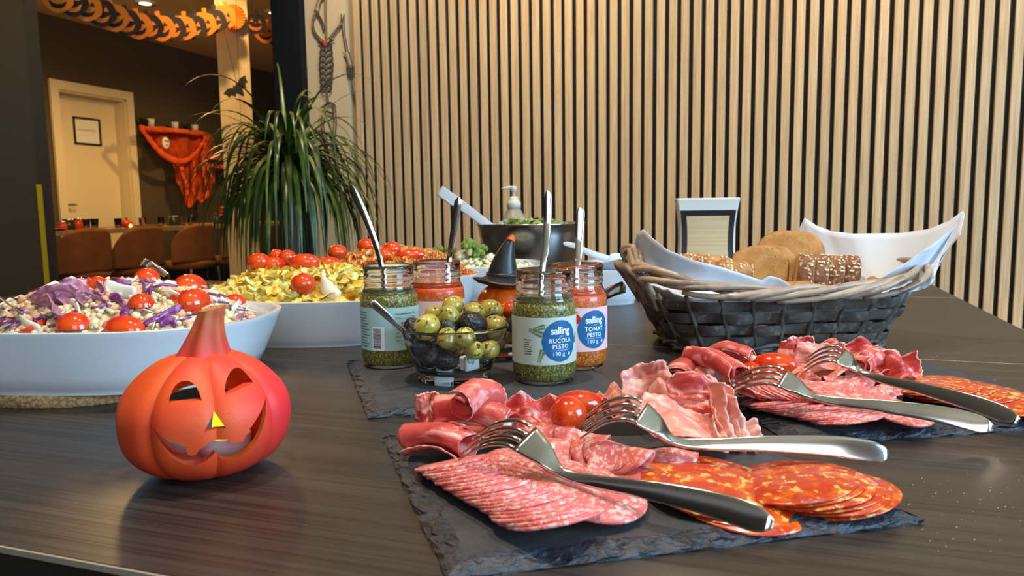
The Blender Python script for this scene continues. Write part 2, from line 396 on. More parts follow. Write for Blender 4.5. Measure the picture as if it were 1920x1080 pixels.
# ---------------------------------------------------------------- garland of paper pumpkins
M['gor'] = mat('orange_paper', srgb(236, 132, 24), .7); M['gbk'] = mat('black_paper', (.012, .011, .011), .7)
def cutout(r):
    n = 40; out = []
    for k in range(n):
        a = 2*pi*k/n; q = r*(1 - .07*abs(sin(2.5*a + pi/4)))
        out.append((q*cos(a)*1.03, q*sin(a)*.93))
    return out
def pumpkin_cutout(parent, loc, r, k, ax, tilt):
    g = G(); Mq = Mx(loc, rx=pi/2, rz=ax) @ Matrix.Rotation(tilt, 4, 'Z')
    g.prism(cutout(r), -.0015, .0015, Mq)
    g.prism([(-.16*r, .88*r), (-.2*r, 1.16*r), (.12*r, 1.2*r), (.14*r, .88*r)], -.0015, .0015, Mq)
    o = g.build('pumpkin_cutout', M['gor' if k % 2 == 0 else 'gbk'], parent, smooth=False, world=True)
    g = G(); fm = M['gbk' if k % 2 == 0 else 'gor']
    for s in (-1, 1): g.prism([(s*.52*r, .1*r), (s*.18*r, .1*r), (s*.3*r, .42*r)], -.0022, .0022, Mq)
    g.prism([(-.08*r, 0), (.08*r, 0), (0, .16*r)], -.0022, .0022, Mq)
    mp = [(-.6, -.12), (-.42, -.2), (-.3, -.3), (0, -.36), (.3, -.3), (.42, -.2), (.6, -.12), (.42, -.5), (.15, -.62), (-.15, -.62), (-.42, -.5)]
    g.prism([(x*r, y*r) for x, y in mp], -.0022, .0022, Mq)
    g.build('pumpkin_face', fm, o, smooth=False, world=True)
def garland(pts, label, start=0):
    ps = [D(px, py, t) for px, py, t in pts]
    t = thing('paper_garland', label, 'garland', ps[0])
    path = smooth_path(ps, 6)
    g = G(); g.tube(path, .0015, 5); g.build('string', M['gbk'], t, world=True)
    tot = [0]
    for a, b in zip(path, path[1:]): tot.append(tot[-1] + (b - a).length)
    return t, path, tot
def along(path, tot, s):
    for i in range(len(tot) - 1):
        if s <= tot[i + 1]: return path[i].lerp(path[i + 1], (s - tot[i])/(tot[i + 1] - tot[i]))
    return path[-1]
t, path, tot = garland([(98, -8, 3.75), (150, 8, 3.85), (205, 30, 3.95), (262, 52, 4.1), (318, 60, 4.25), (372, 60, 4.4), (420, 50, 4.52), (446, 40, 4.58)], 'drooping garland of overlapping orange and black paper pumpkins ending at the white pillar')
n = 15
for k in range(n):
    p = along(path, tot, tot[-1]*(k + .35)/n); pumpkin_cutout(t, p + Vector((0, 0, -.005)) - CF*(.009*k), .079, k, YAW + .12 + U(-.12, .12), U(-.2, .2))
t, path, tot = garland([(474, 38, 4.9), (492, 58, 5), (520, 72, 5.1), (552, 74, 5.2), (590, 60, 5.3)], 'short garland of paper pumpkins running on behind the white pillar', 1)
g = G(); g.tube([path[0], Vector((path[0].x, path[0].y, CEIL))], .0015, 5); g.build('string', M['gbk'], t, world=True)
for k in range(5):
    p = along(path, tot, tot[-1]*(k + .3)/5); pumpkin_cutout(t, p - CF*(.008*k), .075, k + 1, YAW + .1, U(-.2, .2))
p = D(437, 32, 4.52)
t = thing('paper_disc', 'round orange tissue paper disc fixed high on the white pillar', 'decoration', p)
g = G()
for k in range(24):
    a = 2*pi*k/24; r1 = .075
    g.add([(0, 0, 0), (r1*cos(a), r1*sin(a), .006), (r1*1.03*cos(a + pi/24), r1*1.03*sin(a + pi/24), -.006), (r1*cos(a + pi/12), r1*sin(a + pi/12), .006)], [(0, 1, 2), (0, 2, 3)], Mx(rx=pi/2, rz=YAW))
g.build('paper_fan', M['gor'], t, smooth=False, solid=.001)
# bats
def bat(px, py, t, s, ang, label, hang):
    p = D(px, py, t)
    half = [(0, .30), (.06, .36), (.1, .48), (.16, .36), (.2, .3), (.4, .45), (.62, .5), (1.0, .42), (.86, .2), (.84, -.05), (.66, .02), (.55, -.1), (.5, -.28), (.32, -.12), (.2, -.2), (.12, -.42), (0, -.6)]
    poly = half + [(-x, y) for x, y in half[::-1][1:-1]]
    th = thing('paper_bat', label, 'bat', p, 0, None)
    g = G(); Mq = Mx((0, 0, 0), rx=pi/2, rz=YAW) @ Matrix.Rotation(ang, 4, 'Z')
    g.prism([(x*s, y*s) for x, y in poly], -.002, .002, Mq); g.build('bat_body', M['gbk'], th, smooth=False)
    g = G(); g.tube([(0, 0, 0), hang], .0012, 5); g.build('hanging_thread', M['gbk'], th)
bat(447, 168, 4.45, .088, R(38), 'large black paper bat hung on a thread before the white pillar', (-.25, 0, CEIL - D(447, 168, 4.45).z))
bat(453, 260, 4.45, .032, R(80), 'small black paper bat hanging low before the white pillar', (0.02, 0, CEIL - D(453, 260, 4.45).z))

# ---------------------------------------------------------------- shelf with orange gauze
M['gauze'] = mat('orange_gauze', srgb(224, 82, 16), .85, layers=[('noise', 14, .4, .7, srgb(196, 62, 10), 5), ('noise', (8, 8, 60), .5, .7, srgb(240, 110, 30))], bump=('noise', 120, .5, .004))
h0 = onX(260, 238, DX); h1 = onX(386, 246, DX)
sh = thing('narrow_shelf', 'narrow wall shelf under orange gauze beside the white door', 'shelf', (DX + .1, (h0.y + h1.y)/2, h0.z))
hw = (h1.y - h0.y)/2
g = G(); g.box((-.01, 0, -.012), (.18, 2*hw, .024)); g.build('shelf_board', M['brown'], sh, smooth=False, bevel=.003)
for s in (-1, 1): g = G(); g.box((-.08, s*hw*.7, -.07), (.02, .03, .1)); g.build('shelf_bracket', M['brown'], sh, smooth=False)
# gauze: a swag from the shelf with a hanging tail, outline by columns (px, top, bottom)
cols = [(262, 236, 240), (272, 237, 254), (284, 238, 275), (297, 240, 291), (312, 241, 300), (325, 242, 308), (331, 243, 340), (338, 243, 352), (347, 244, 380), (354, 245, 391), (362, 245, 386), (370, 246, 372), (378, 247, 383), (386, 248, 350), (392, 250, 372), (399, 252, 345), (404, 290, 346)]
def fng(u, v):
    px = lerp(262, 404, u); a = interp([c[0] for c in cols], [c[1] for c in cols], px); b = interp([c[0] for c in cols], [c[2] for c in cols], px)
    return onX(px, lerp(a, b, v), DX + .17 + .04*sin(u*23 + v*2)*(.3 + v) + .03*noise.noise(Vector((u*14, v*5, 0))) - .02*v)
gz = thing('orange_gauze', 'orange gauze cloth swagged along the wall shelf, its torn tail hanging down', 'cloth', onX(330, 245, DX + .17))
M['gauze_thin'] = mat('thin_orange_gauze', srgb(206, 74, 14), .85, alpha=.8, layers=[('noise', 10, .4, .7, srgb(170, 52, 8), 5)])
g = G(); g.sheet(fng, 60, 26); g.build('gauze_sheet', M['gauze_thin'], gz, world=True)
def band(pts, rad, d):
    path = smooth_path([onX(px, py, DX + d + .01*noise.noise(Vector((px*.1, 0, 0)))) for px, py in pts], 8); k = len(path)
    g = G(); g.tube(path, [rad*(.55 + .45*sin(pi*min(1, .1 + i/k)) + .5*noise.noise(Vector((i*.35, py_seed, 0)))) for i in range(k)], 10, .45, side=(0, 0, 1)); g.build('gauze_fold', M['gauze'], gz, world=True)
py_seed = 1.3; band([(262, 239), (290, 242), (330, 245), (372, 249), (387, 250)], .030, .24)
py_seed = 4.1; band([(264, 240), (284, 266), (302, 286), (325, 300), (348, 301), (368, 286), (384, 262)], .034, .27)
py_seed = 7.7; band([(384, 250), (385, 275), (380, 300), (384, 330), (389, 362), (378, 380)], .028, .23)
py_seed = 9.2; band([(345, 300), (340, 320), (350, 345), (352, 372), (356, 390)], .026, .23)
py_seed = 2.6; band([(362, 298), (366, 325), (362, 350), (368, 376)], .022, .22)
py_seed = 5.5; band([(384, 300), (394, 325), (402, 342)], .022, .22)
g = G(); p = onX(311, 268, DX + .29); g.ball((0, 0, 0), (.012, .05, .062), 14, 10); t = thing('ghost_face', 'small white ghost face pinned to the orange gauze', 'decoration', p); g.build('face_plate', M['paper'], t)
g = G()
for a, b in ((-.016, .018), (.016, .018), (0, -.022)): g.ball((.011, a, b), (.006, .009, .014), 8, 6)
g.build('face_holes', M['black'], t)
for k, (px, py) in enumerate(((283, 233), (328, 239), (365, 243))):
    p = onX(px, py, DX + .1); p.z = h0.z + .0
    t = thing('white_cup', f"white cup on the wall shelf, {ORD[k]} from the door", 'cup', p, 0, 'cups on the wall shelf')
    g = G(); g.lathe([(.0, 0), (.03, 0), (.042, .085), (.039, .085), (.028, .006), (0, .006)], 18); g.build('cup_bowl', M['white'], t)
for k, px in enumerate((272, 356)):
    p = onX(px, 236, DX + .06); p.z = h0.z
    g = G()
    for j in range(26):
        a = U(0, 6.28); q = Vector((U(-.04, .04), U(-.08, .08), U(.0, .02)))
        g.tube([q, q + Vector((.02*cos(a), .03*sin(a), .05)), q + Vector((.05*cos(a), .08*sin(a), U(.05, .11)))], [.004, .012, .001], 5, .3)
    o = g.build('garnish_sprig', mat('dark_leaf', (.012, .03, .01), .6), loc=p); tag(o, ['dark green sprig at the door end of the wall shelf', 'dark green sprig behind the third cup on the wall shelf'][k], 'plant', kind='stuff')
# second orange shelf further along
p = onX(402, 300, DX)
t = thing('side_shelf', 'low wooden shelf glowing orange right of the gauze tail', 'shelf', (DX + .12, p.y, p.z))
g = G(); g.box((0, .0, 0), (.24, .75, .03)); g.build('shelf_board', M['gauze'], t, smooth=False)
g = G(); g.box((0, 0, -.09), (.2, .7, .05)); g.build('shelf_rail', M['gauze'], t, smooth=False)
p = onX(398, 285, DX + .1); p.z = t.location.z + .015
t2 = thing('paper_flower', 'red orange paper flower standing on the low side shelf', 'flower', p)
g = G()
for k in range(14): g.ball((.04*cos(k*2.4)*(k/14), .06*sin(k*2.4), .05 + .03*sin(k)), (.03, .03, .03), 8, 6)
g.build('petals', mat('red_orange_petals', srgb(205, 60, 18), .7), t2)

# ---------------------------------------------------------------- dining table and chairs
TX = -5.55
a = onX(79, 433, TX + .45); b = onX(419, 422, TX + .45)
zt = (a.z + b.z)/2
t = thing('dining_table', 'long dark dining table with a pale edge behind the brown chairs', 'table', (TX, 5.6, 0))
g = G(); g.box((0, 0, zt - .018), (.9, 3.9, .036)); g.build('tabletop', mat('pale_table_edge', srgb(150, 125, 92), .5), t, smooth=False)
for sx in (-1, 1):
    for sy in (-1, 1): g = G(); g.box((sx*.36, sy*1.7, (zt - .036)/2), (.07, .07, zt - .036)); g.build('leg', M['black'], t, smooth=False)
M['velvet'] = mat('brown_velvet', srgb(128, 76, 30), .8, layers=[('noise', 6, .35, .7, srgb(104, 58, 22))])
ch = None
CH = [(146, 428), (253, 424), (355, 421), (442, 419)]
for k, (px, pt_) in enumerate(CH):
    xx = -5.0; p = onX(px, 500, xx)
    zc = onX(px, pt_, xx - .0).z
    lab = ['brown velvet chair beside the charcoal partition, back turned', 'second brown velvet chair from the charcoal partition', 'third brown velvet chair from the charcoal partition', 'brown velvet chair half hidden behind the white pillar'][k]
    if ch is None:
        ch = thing('dining_chair', lab, 'chair', (p.x, p.y, 0), 0, 'brown chairs at the dining table')
        def back(u, v):
            a = lerp(-1.25, 1.25, u); top = zc - .18*abs(2*u - 1)**3.2
            z = lerp(.47, top, v); r = .255
            return (r*cos(a)*.75 - .02, r*sin(a)*1.02, z)
        g = G(); g.sheet(back, 22, 12); g.build('backrest', M['velvet'], ch, solid=.045)
        g = G(); g.rings([[(r*cos(2*pi*j/28)*.92 - .02, r*sin(2*pi*j/28), z) for j in range(28)] for r, z in ((.2, .4), (.245, .415), (.25, .46), (.225, .485))]); g.build('seat', M['velvet'], ch)
        for sx in (-1, 1):
            for sy in (-1, 1): g = G(); g.tube([(sx*.17, sy*.17, .41), (sx*.21, sy*.21, 0)], [.017, .011], 8); g.build('leg', M['black'], ch)
    else:
        c = copy_tree(ch); c.location = (p.x, p.y, 0); c['label'] = lab
# things standing on the dining table
M['dglass'] = glass('thin_glass', (.95, .93, .85)); M['candle'] = mat('candle_glow', (1, .55, .12), emit=6)
M['ogl'] = mat('orange_glass', srgb(196, 62, 16), .3); M['dk'] = mat('dark_jar', (.02, .03, .02), .25)
def on_table(px, depth): p = onX(px, 425, TX + depth); p.z = zt; return p
def tumbler(px, d, lab, r=.032, h=.085):
    t = thing('drinking_glass', lab, 'glass', on_table(px, d), 0, 'glasses on the dining table')
    g = G(); g.lathe([(0, 0), (r*.8, 0), (r, h), (r*.92, h), (r*.74, .008), (0, .008)], 18); g.build('glass_wall', M['dglass'], t)
for k, (px, d) in enumerate(((162, .25), (178, .2), (222, .3), (268, .25), (302, .3), (358, .28))):
    tumbler(px, d, f'{ORD[k]} clear drinking glass along the dining table, counted from the partition')
def jarr(px, d, lab, m, r, h):
    t = thing('small_jar', lab, 'jar', on_table(px, d)); g = G(); g.lathe([(0, 0), (r, 0), (r, h*.75), (r*.8, h*.85), (r*.8, h), (0, h)], 18); g.build('jar_body', m, t)
    g = G(); g.lathe([(0, h), (r*.86, h), (r*.86, h + .014), (0, h + .014)], 18); g.build('jar_lid', M['steel'], t)
jarr(129, .25, 'dark jar with a shiny lid on the dining table before the door', M['dk'], .05, .075)
jarr(147, .3, 'red jar next to the dark jar on the dining table', M['ogl'], .034, .08)
jarr(117, .3, 'small reddish jar nearest the yellow strip on the dining table', M['ogl'], .034, .06)
jarr(328, .25, 'dark jar with a shiny lid between the second and third chairs', M['dk'], .055, .08)
jarr(408, .3, 'glass jar under the orange flowers on the dining table', M['dk'], .04, .07)
t = thing('pumpkin_lantern', 'little orange pumpkin lantern with a lit candle on the dining table', 'lantern', on_table(238, .3))
g = G(); g.ball((0, 0, .036), (.05, .05, .036), 20, 10); g.build('lantern_shell', M['ogl'], t)
g = G(); g.tube([(0, 0, .068), (.005, 0, .09)], [.01, .006], 8); g.build('lantern_stem', M['dk'], t)
g = G(); g.ball((.045, -.005, .02), (.012, .012, .014), 10, 8); g.build('candle_flame', M['candle'], t)
t = thing('flower_vase', 'orange flowers in a vase at the pillar end of the dining table', 'flowers', on_table(418, .25))
g = G(); g.lathe([(0, 0), (.035, 0), (.045, .05), (.025, .09), (0, .09)], 16); g.build('vase', M['dk'], t)
for k in range(12):
    a = k*2.4; g = G(); r = .02 + .055*(k/12); c = Vector((r*cos(a), r*sin(a), .13 + .04*sin(k*1.7)))
    for j in range(6): g.ball(c + Vector((.014*cos(j*1.05), .014*sin(j*1.05), 0)), (.013, .013, .008), 6, 5)
    g.tube([(0, 0, .08), c], .002, 5); g.build('flower_head', M['ogl'], t)
for k, (px, d) in enumerate(((92, .3), (275, .35), (330, .1))):
    t = thing('plate', ['plate at the partition end of the dining table', 'plate behind the lit pumpkin lantern', 'plate between the dark jar and the third chair'][k], 'plate', on_table(px, d))
    g = G(); g.lathe([(0, .004), (.07, .004), (.11, .018), (.112, .02), (.07, .0), (0, 0)], 28); g.build('plate_disc', mat('sand_plate', srgb(190, 150, 95), .4), t)

# ---------------------------------------------------------------- skeleton hanging on the beige wall
M['bone'] = mat('grey_bone_print', srgb(176, 152, 118), .8); M['ink'] = mat('bone_outline_print', srgb(58, 48, 42), .8); M['red'] = mat('red_heart', srgb(190, 40, 36), .6)
WS = WY - .016
sk = thing('paper_skeleton', 'flat jointed paper skeleton hung on the beige wall end beside the slats', 'skeleton', onY(612, 120, WS))
def bone(name, pts, w, parent=sk, m='bone'):
    pp = [onY(x, y, WS - .0) for x, y in pts]
    g = G(); path = smooth_path(pp, 5); k = len(path)
    rad = [w*(1 + .55*(abs(2*i/(k - 1) - 1)**4)) for i in range(k)]
    g.tube(path, rad, 8, .22, side=(1, 0, 0), mi=0); o = g.build(name, M[m], parent, world=True)
    for s in (-1, 1):      # printed outline as two thin raised lines
        g = G(); g.tube([q + Vector((s*r, -.0015, 0)) for q, r in zip(path, rad)], .0017, 5); g.build('outline', M['ink'], o, world=True)
    return o
bone('spine', [(611, -10), (611, 30), (612, 70), (612, 130), (614, 182), (617, 196)], .0035)
bone('upper_arm', [(604, 78), (590, 60), (587, 40), (594, 22)], .004)
bone('forearm', [(594, 22), (604, 40), (608, 56)], .003)
bone('raised_hand', [(594, 22), (598, 6), (604, -6)], .008)
bone('upper_arm', [(618, 74), (630, 58), (640, 44), (643, 26)], .0045)
bone('forearm', [(643, 26), (645, 60), (650, 90), (652, 100)], .0042)
hand = bone('hand', [(650, 98), (656, 118), (657, 128)], .009)
for k in range(4): bone('finger', [(651 + 4*k, 122), (653 + 3.2*k, 138), (655 + 2.6*k, 152 - 4*abs(k - 1.5))], .0022, hand)
for k in range(8):
    y = 84 + k*11; w = 13 - .9*abs(k - 3)
    for s in (-1, 1): bone('rib', [(612, y + 4), (612 + s*w*.7, y - 2), (612 + s*w, y + 6), (612 + s*w*.5, y + 13)], .0021, m='ink')
bone('collar_bone', [(598, 78), (612, 82), (626, 74)], .003)
bone('pelvis', [(605, 202), (612, 196), (620, 192), (628, 200), (624, 212), (612, 208), (606, 214)], .004)
bone('thigh', [(608, 212), (605, 235), (611, 262)], .0055); bone('thigh', [(627, 206), (629, 230), (625, 262)], .0055)
bone('shin', [(612, 264), (612, 300), (613, 340)], .0045); bone('shin', [(625, 262), (632, 300), (637, 340)], .0045)
g = G(); c = onY(608, 82, WS - .003); g.ball(c, (.008, .004, .013), 10, 8); g.build('heart', M['red'], sk, world=True)

# ---------------------------------------------------------------- big potted plant left of the slats
PL = D(540, 300, 2.42)
pl = thing('potted_ponytail_palm', 'bushy ponytail palm with long drooping strap leaves beside the beige wall', 'plant', (PL.x, PL.y, 0))
pz = PL.z
M['leaf'] = mat('strap_leaf', srgb(74, 90, 26), .35, layers=[('noise', (20, 20, 20), .35, .7, srgb(38, 62, 18)), ('noise', (9, 9, 9), .55, .75, srgb(150, 152, 66))], hue=.4)
g = G(); g.lathe([(0, 0), (.13, 0), (.17, .3), (.175, .32), (.16, .32), (.155, .29), (0, .29)], 32); g.build('pot', mat('grey_pot', (.12, .12, .12), .6), pl)
g = G(); g.ball((0, 0, .29), (.15, .15, .012), 20, 6, amp=.1, fr=6); g.build('soil', mat('soil', (.02, .013, .008), .95), pl)
g = G(); g.tube(smooth_path([(0, 0, .28), (.01, 0, .4), (-.01, .01, .7), (0, 0, pz + .02)], 6), [.07, .075, .07, .06, .05, .04, .035, .03, .028, .026, .025, .025, .025, .025, .025, .025, .025, .025, .02], 12); g.build('trunk', mat('bark', (.12, .08, .045), .9, bump=('noise', 60, .6, .006)), pl)
for k in range(230):
    az = k*2.39996 + U(-.2, .2); up = (k + .5)/230
    L = U(.36, .50); el = lerp(R(80), R(8), up**.7) + U(-.15, .15)
    if k < 7: L = U(.34, .5); el = R(U(50, 82))
    p = Vector((.02*cos(az), .02*sin(az), pz + .01 - .05*up)); d = Vector((cos(az)*cos(el), sin(az)*cos(el), sin(el)))
    path = [p.copy()]; n = 13; st = L/n
    stiff = U(.26, .75) if k >= 7 else U(.12, .2)
    for i in range(n):
        d = (d + Vector((0, 0, -stiff*(.35 + 1.0*i/n)))).normalized()
        p = p + d*st
        if p.y + PL.y > WY - .03: p.y = WY - .03 - PL.y
        path.append(p.copy())
    g = G(); w = U(.006, .0095); v = []; f = []
    side0 = Vector((-sin(az), cos(az), 0))
    for i, q in enumerate(path):
        u = i/n; ww = w*(1 - u**2.2)*min(1, .6 + u*3) + .0004
        tt = (path[min(i + 1, n)] - path[max(i - 1, 0)]).normalized(); nn = side0.cross(tt)
        v += [q - side0*ww + nn*ww*.35, q, q + side0*ww + nn*ww*.35]
    for i in range(n):
        for j in range(2): b = i*3 + j; f.append((b, b + 1, b + 4, b + 3))
    g.add(v, f); g.build('leaf', M['leaf'], pl, merge=False)
# ================================================================ the buffet tables
AX = .36
def buffet(y0, y1, lab):
    x0 = -1.62 if y0 < 1.6 else -1.12
    t = thing('buffet_table', lab, 'table', ((x0 + AX)/2, (y0 + y1)/2, 0))
    g = G(); g.box((0, 0, T - .0125), (AX - x0, y1 - y0, .025)); g.build('tabletop', M['table'], t, smooth=False, bevel=.0012)
    for s in (-1, 1): g = G(); g.box((s*(AX - x0 - .14)/2, 0, (T - .027)/2), (.07, .07, T - .027)); g.build('leg', M['black'], t, smooth=False); g = G(); g.box((s*(AX - x0 - .14)/2, 0, .01), (.08, (y1 - y0)*.8, .02)); g.build('foot', M['black'], t, smooth=False)
    return t
b1 = buffet(.289, .9765, 'black wood buffet table carrying the meat slates and the pumpkin lantern')
b2 = buffet(.9785, 1.612, 'middle black wood buffet table under the salad dishes and the bread basket')
b3 = buffet(1.614, 2.27, 'last black wood buffet table before the slatted wall, under the steel bowl')
for tb, y0 in ((b1, .9762), (b2, 1.6118)):
    g = G(); g.box(((-1.1 + AX)/2, y0 + .0012, T - .002), (AX + 1.095, .0022, .0042)); g.build('worn_edge', M['seam'], tb, smooth=False, world=True)
g = G(); g.box(((-1.62 + AX)/2, .2886, T - .0018), (AX + 1.615, .0016, .0036)); g.build('worn_edge', M['seam'], b1, smooth=False, world=True)
# ================================================================ jack-o-lantern
pc_ = base(393, .547)
th_cam = math.atan2(-pc_.x, pc_.y)           # local -Y looks at the camera, a little turned
pk = thing('jack_o_lantern', 'orange red ceramic pumpkin lantern with a carved smiling face and thick stem', 'lantern', pc_, th_cam + R(6))
M['pumpkin'] = mat('painted_terracotta', srgb(228, 72, 40), .5, spec=.35, layers=[('noise', (14, 14, 14), .35, .62, srgb(240, 112, 30), 2), ('X', 9, -.08, .40, srgb(230, 44, 52)), ('Z', 10, .45, .02, srgb(206, 48, 26)), ('noise', 1500, .5, .75, srgb(205, 62, 36))], bump=('noise', 900, .12, .0006))  # redder on the right: cool light on that side painted into the colour
M['pumpin'] = mat('bare_orange_inside', srgb(214, 96, 36), .8)
Rp, Hp = .0597, .0885
def prof(r0, h, z0, thick):
    rs = []
    nz = 44; na = 144
    for i in range(nz + 1):
        ph = -pi/2 + pi*i/nz
        rr = (abs(cos(ph))**(.88 if ph < 0 else 1.2)); zz = math.copysign(abs(sin(ph))**(.86 if ph < 0 else .95), sin(ph))
        zz = zz*1.06 - .06*(1 - zz*zz)
        ring = []
        for j in range(na):
            a = 2*pi*j/na
            lob = abs(cos(4*(a + pi/2) + pi/2))           # groove where this is 0
            k = 1 - thick*.07*(1 - min(1, lob*1.15))**2.2*min(1, rr*1.5)
            top = 1 - .10*(rr < .5)*(.5 - rr) if i > nz/2 else 1
            ring.append((r0*rr*k*cos(a), r0*rr*k*sin(a)*.96, z0 + h/2 + h/2*zz*top*(1 - .03*thick*(1 - lob)*(i > nz*.6))))
        rs.append(ring)
    return rs
g = G(); g.rings(prof(Rp, Hp, 0, 1), True, True)
n_out = len(g.f)
g2 = G(); g2.rings(prof(Rp - .0075, Hp - .015, .0075, .8), True, True)
def obj_tmp(gg, flip=False):
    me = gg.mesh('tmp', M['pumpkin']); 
    if flip: me.flip_normals()
    o = bpy.data.objects.new('tmp', me); COL.objects.link(o); return o
def boolean(o, cutter, op='DIFFERENCE'):
    md = o.modifiers.new('b', 'BOOLEAN'); md.object = cutter; md.operation = op; md.solver = 'EXACT'
    dg = bpy.context.evaluated_depsgraph_get(); me = bpy.data.meshes.new_from_object(o.evaluated_get(dg))
    o.modifiers.clear(); old = o.data; o.data = me; bpy.data.meshes.remove(old)
    cm = cutter.data; bpy.data.objects.remove(cutter); bpy.data.meshes.remove(cm)
body = obj_tmp(g); boolean(body, obj_tmp(g2))
inv = MW(pk).inverted()
def face_poly(px):
    out = []
    for x, y in px:
        q = inv @ D(x, y, .492); out.append((q.x, q.z))
    return out
eyeL = [(313, 756), (318, 742), (327, 728), (340, 720), (354, 719), (366, 725), (374, 737), (379, 752)]
eyeR = [(427, 748), (428, 735), (434, 722), (445, 711), (458, 707), (470, 710), (481, 720), (493, 735)]
nose = [(403, 774), (381, 808), (426, 807)]
mouth = [(284, 798), (300, 812), (316, 822), (345, 833), (350, 849), (357, 853), (366, 851), (372, 841), (392, 831), (410, 828), (431, 829), (437, 837), (450, 839), (464, 838), (472, 822), (490, 804), (506, 786), (519, 768),
         (517, 796), (508, 822), (494, 846), (476, 862), (456, 872), (438, 875), (422, 870), (412, 862), (405, 853), (398, 860), (384, 868), (366, 874), (344, 870), (322, 855), (304, 836), (292, 816)]
def rounded(px, k=4):        # keep the first and last corner, round the arc between them
    return [(p.x, p.y) for p in smooth_path([(x, y, 0) for x, y in px], k)]
eyeL, eyeR = rounded(eyeL), rounded(eyeR)
for poly in (eyeL, eyeR, nose, mouth):
    c = G(); pp = face_poly(poly); c.rings([[(x*1.0, -.12, z) for x, z in pp], [(x*.98, -.018, z) for x, z in pp]], True, True); boolean(body, obj_tmp(c))
c = G(); c.rings([[(.031*cos(2*pi*j/40), y, .0285 + .0250*sin(2*pi*j/40)) for j in range(40)] for y in (.02, .12)], True, True); boolean(body, obj_tmp(c))
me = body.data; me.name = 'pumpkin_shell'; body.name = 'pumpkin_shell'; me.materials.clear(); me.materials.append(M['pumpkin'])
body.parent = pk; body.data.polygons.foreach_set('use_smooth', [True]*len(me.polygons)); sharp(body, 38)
# stem
M['stem'] = mat('painted_stem', srgb(206, 62, 44), .6, layers=[('Z', 10, .93, 1.18, srgb(186, 118, 62)), ('noise', 50, .5, .7, srgb(190, 74, 48))], bump=('noise', (200, 200, 30), .25, .001))
rs = []
for i in range(17):
    t = i/16; z = .0812 + .038*t; r = .0125*(1 - t)**1.7 + .0080 + .0008*t
    cx = .004*t + .004*t*t; cy = -.004*t
    rs.append([(cx + r*(1 + .10*sin(6*a + 1.5*t))*cos(a), cy + r*.9*(1 + .10*sin(6*a + 1.5*t))*sin(a), z + (.0018*cos(a)*t)) for a in [2*pi*j/48 for j in range(48)]])
g = G(); g.rings(rs); g.build('stem', M['stem'], pk, auto=50)
# tea light inside
tl = thing('tea_light', 'tea light with a glowing yellow flame inside the carved pumpkin lantern', 'candle', MW(pk) @ Vector((.0125, .006, .0085)))
g = G(); g.lathe([(0, 0), (.018, 0), (.019, .014), (.0175, .014), (.017, .011), (0, .011)], 28); g.build('candle_cup', M['paper'], tl)
M['flame'] = mat('yellow_led_flame', (1, .72, .02), emit=1.3)
g = G(); g.lathe([(0, .011), (.006, .012), (.0085, .02), (.007, .03), (.003, .041), (.0, .047)], 20); g.build('flame', M['flame'], tl)

# ================================================================ oval white dishes
def dish(cx_t, a, b, h, rz, label, z0=0.0, name='serving_dish'):
    px, t = cx_t; c = base(px, t, z0)
    d = thing(name, label, 'dish', c, rz, None)
    def ring(k, z, e=2.7, n=72, da=0):
        out = []
        for j in range(n):
            q = 2*pi*j/n; cc, ss = cos(q), sin(q)
            out.append(((a*k + da)*math.copysign(abs(cc)**(2/e), cc), (b*k + da)*math.copysign(abs(ss)**(2/e), ss), z))
        return out
    g = G()
    g.rings([ring(.80, .0), ring(.83, 0), ring(.835, .004), ring(.865, .007), ring(.90, h*.3), ring(.955, h*.68), ring(.985, h*.9), ring(.998, h - .002), ring(1, h), ring(1, h, da=-.002), ring(.99, h + .0006, da=-.003), ring(.98, h - .002, da=-.0035),
             ring(.955, h*.8, da=-.005), ring(.90, h*.4, da=-.006), ring(.84, .012, da=-.006), ring(.6, .009)], True, True)
    g.build('dish_body', M['white'], d, auto=60); return d
dish1 = dish((205, .822), .186, .126, .064, R(14), 'white oval dish of rice salad with red cabbage, standing on a cork mat', .0125)
dish2 = dish((575, 1.105), .168, .112, .064, R(16), 'white oval dish of yellow pasta salad topped with cherry tomatoes')
dish3 = dish((746, 1.38), .155, .09, .066, R(18), 'white oval dish of orange pasta salad behind the two rear pesto jars')
dish4 = dish((910, 1.585), .127, .122, .067, R(18), 'white oval dish of broccoli salad in front of the steel bowl')
dish5 = dish((1122, 1.45), .084, .07, .066, R(15), 'white dish lined with a paper napkin behind the tomato pesto jar')
# cork mat
tc = thing('cork_mat', 'round cork mat under the rice salad dish', 'mat', base(182, .825), R(14))
g = G(); g.rings([[(k*.128*cos(2*pi*j/60), k*.108*sin(2*pi*j/60), z) for j in range(60)] for k, z in ((.985, 0), (1, .002), (1, .0105), (.985, .0125))]); g.build('cork_disc', M['cork'], tc, auto=50)

# ================================================================ jars of pesto
M['pgreen'] = mat('green_pesto', srgb(136, 130, 52), .5, coat=.6, layers=[('vor', 520, .25, .6, srgb(84, 84, 26)), ('noise', 480, .53, .63, srgb(178, 166, 88), 5), ('noise', 380, .56, .64, srgb(44, 46, 14), 5), ('Z', 10, .83, .90, srgb(50, 50, 14))], bump=('noise', 600, .6, .001))
M['pred'] = mat('tomato_pesto', srgb(206, 116, 22), .4, coat=.8, layers=[('vor', 520, .3, .6, srgb(196, 86, 10)), ('noise', 420, .54, .64, srgb(236, 164, 64), 5), ('noise', 300, .59, .66, srgb(140, 58, 8), 5), ('Z', 10, .72, .80, srgb(204, 70, 8))], bump=('noise', 600, .6, .001))
M['oil'] = mat('dark_oil_top', srgb(44, 46, 14), .12, layers=[('noise', 300, .45, .7, srgb(90, 92, 40), 5)])
M['oilred'] = mat('red_oil_top', srgb(184, 66, 10), .15, layers=[('noise', 300, .45, .7, srgb(214, 110, 40), 5)])
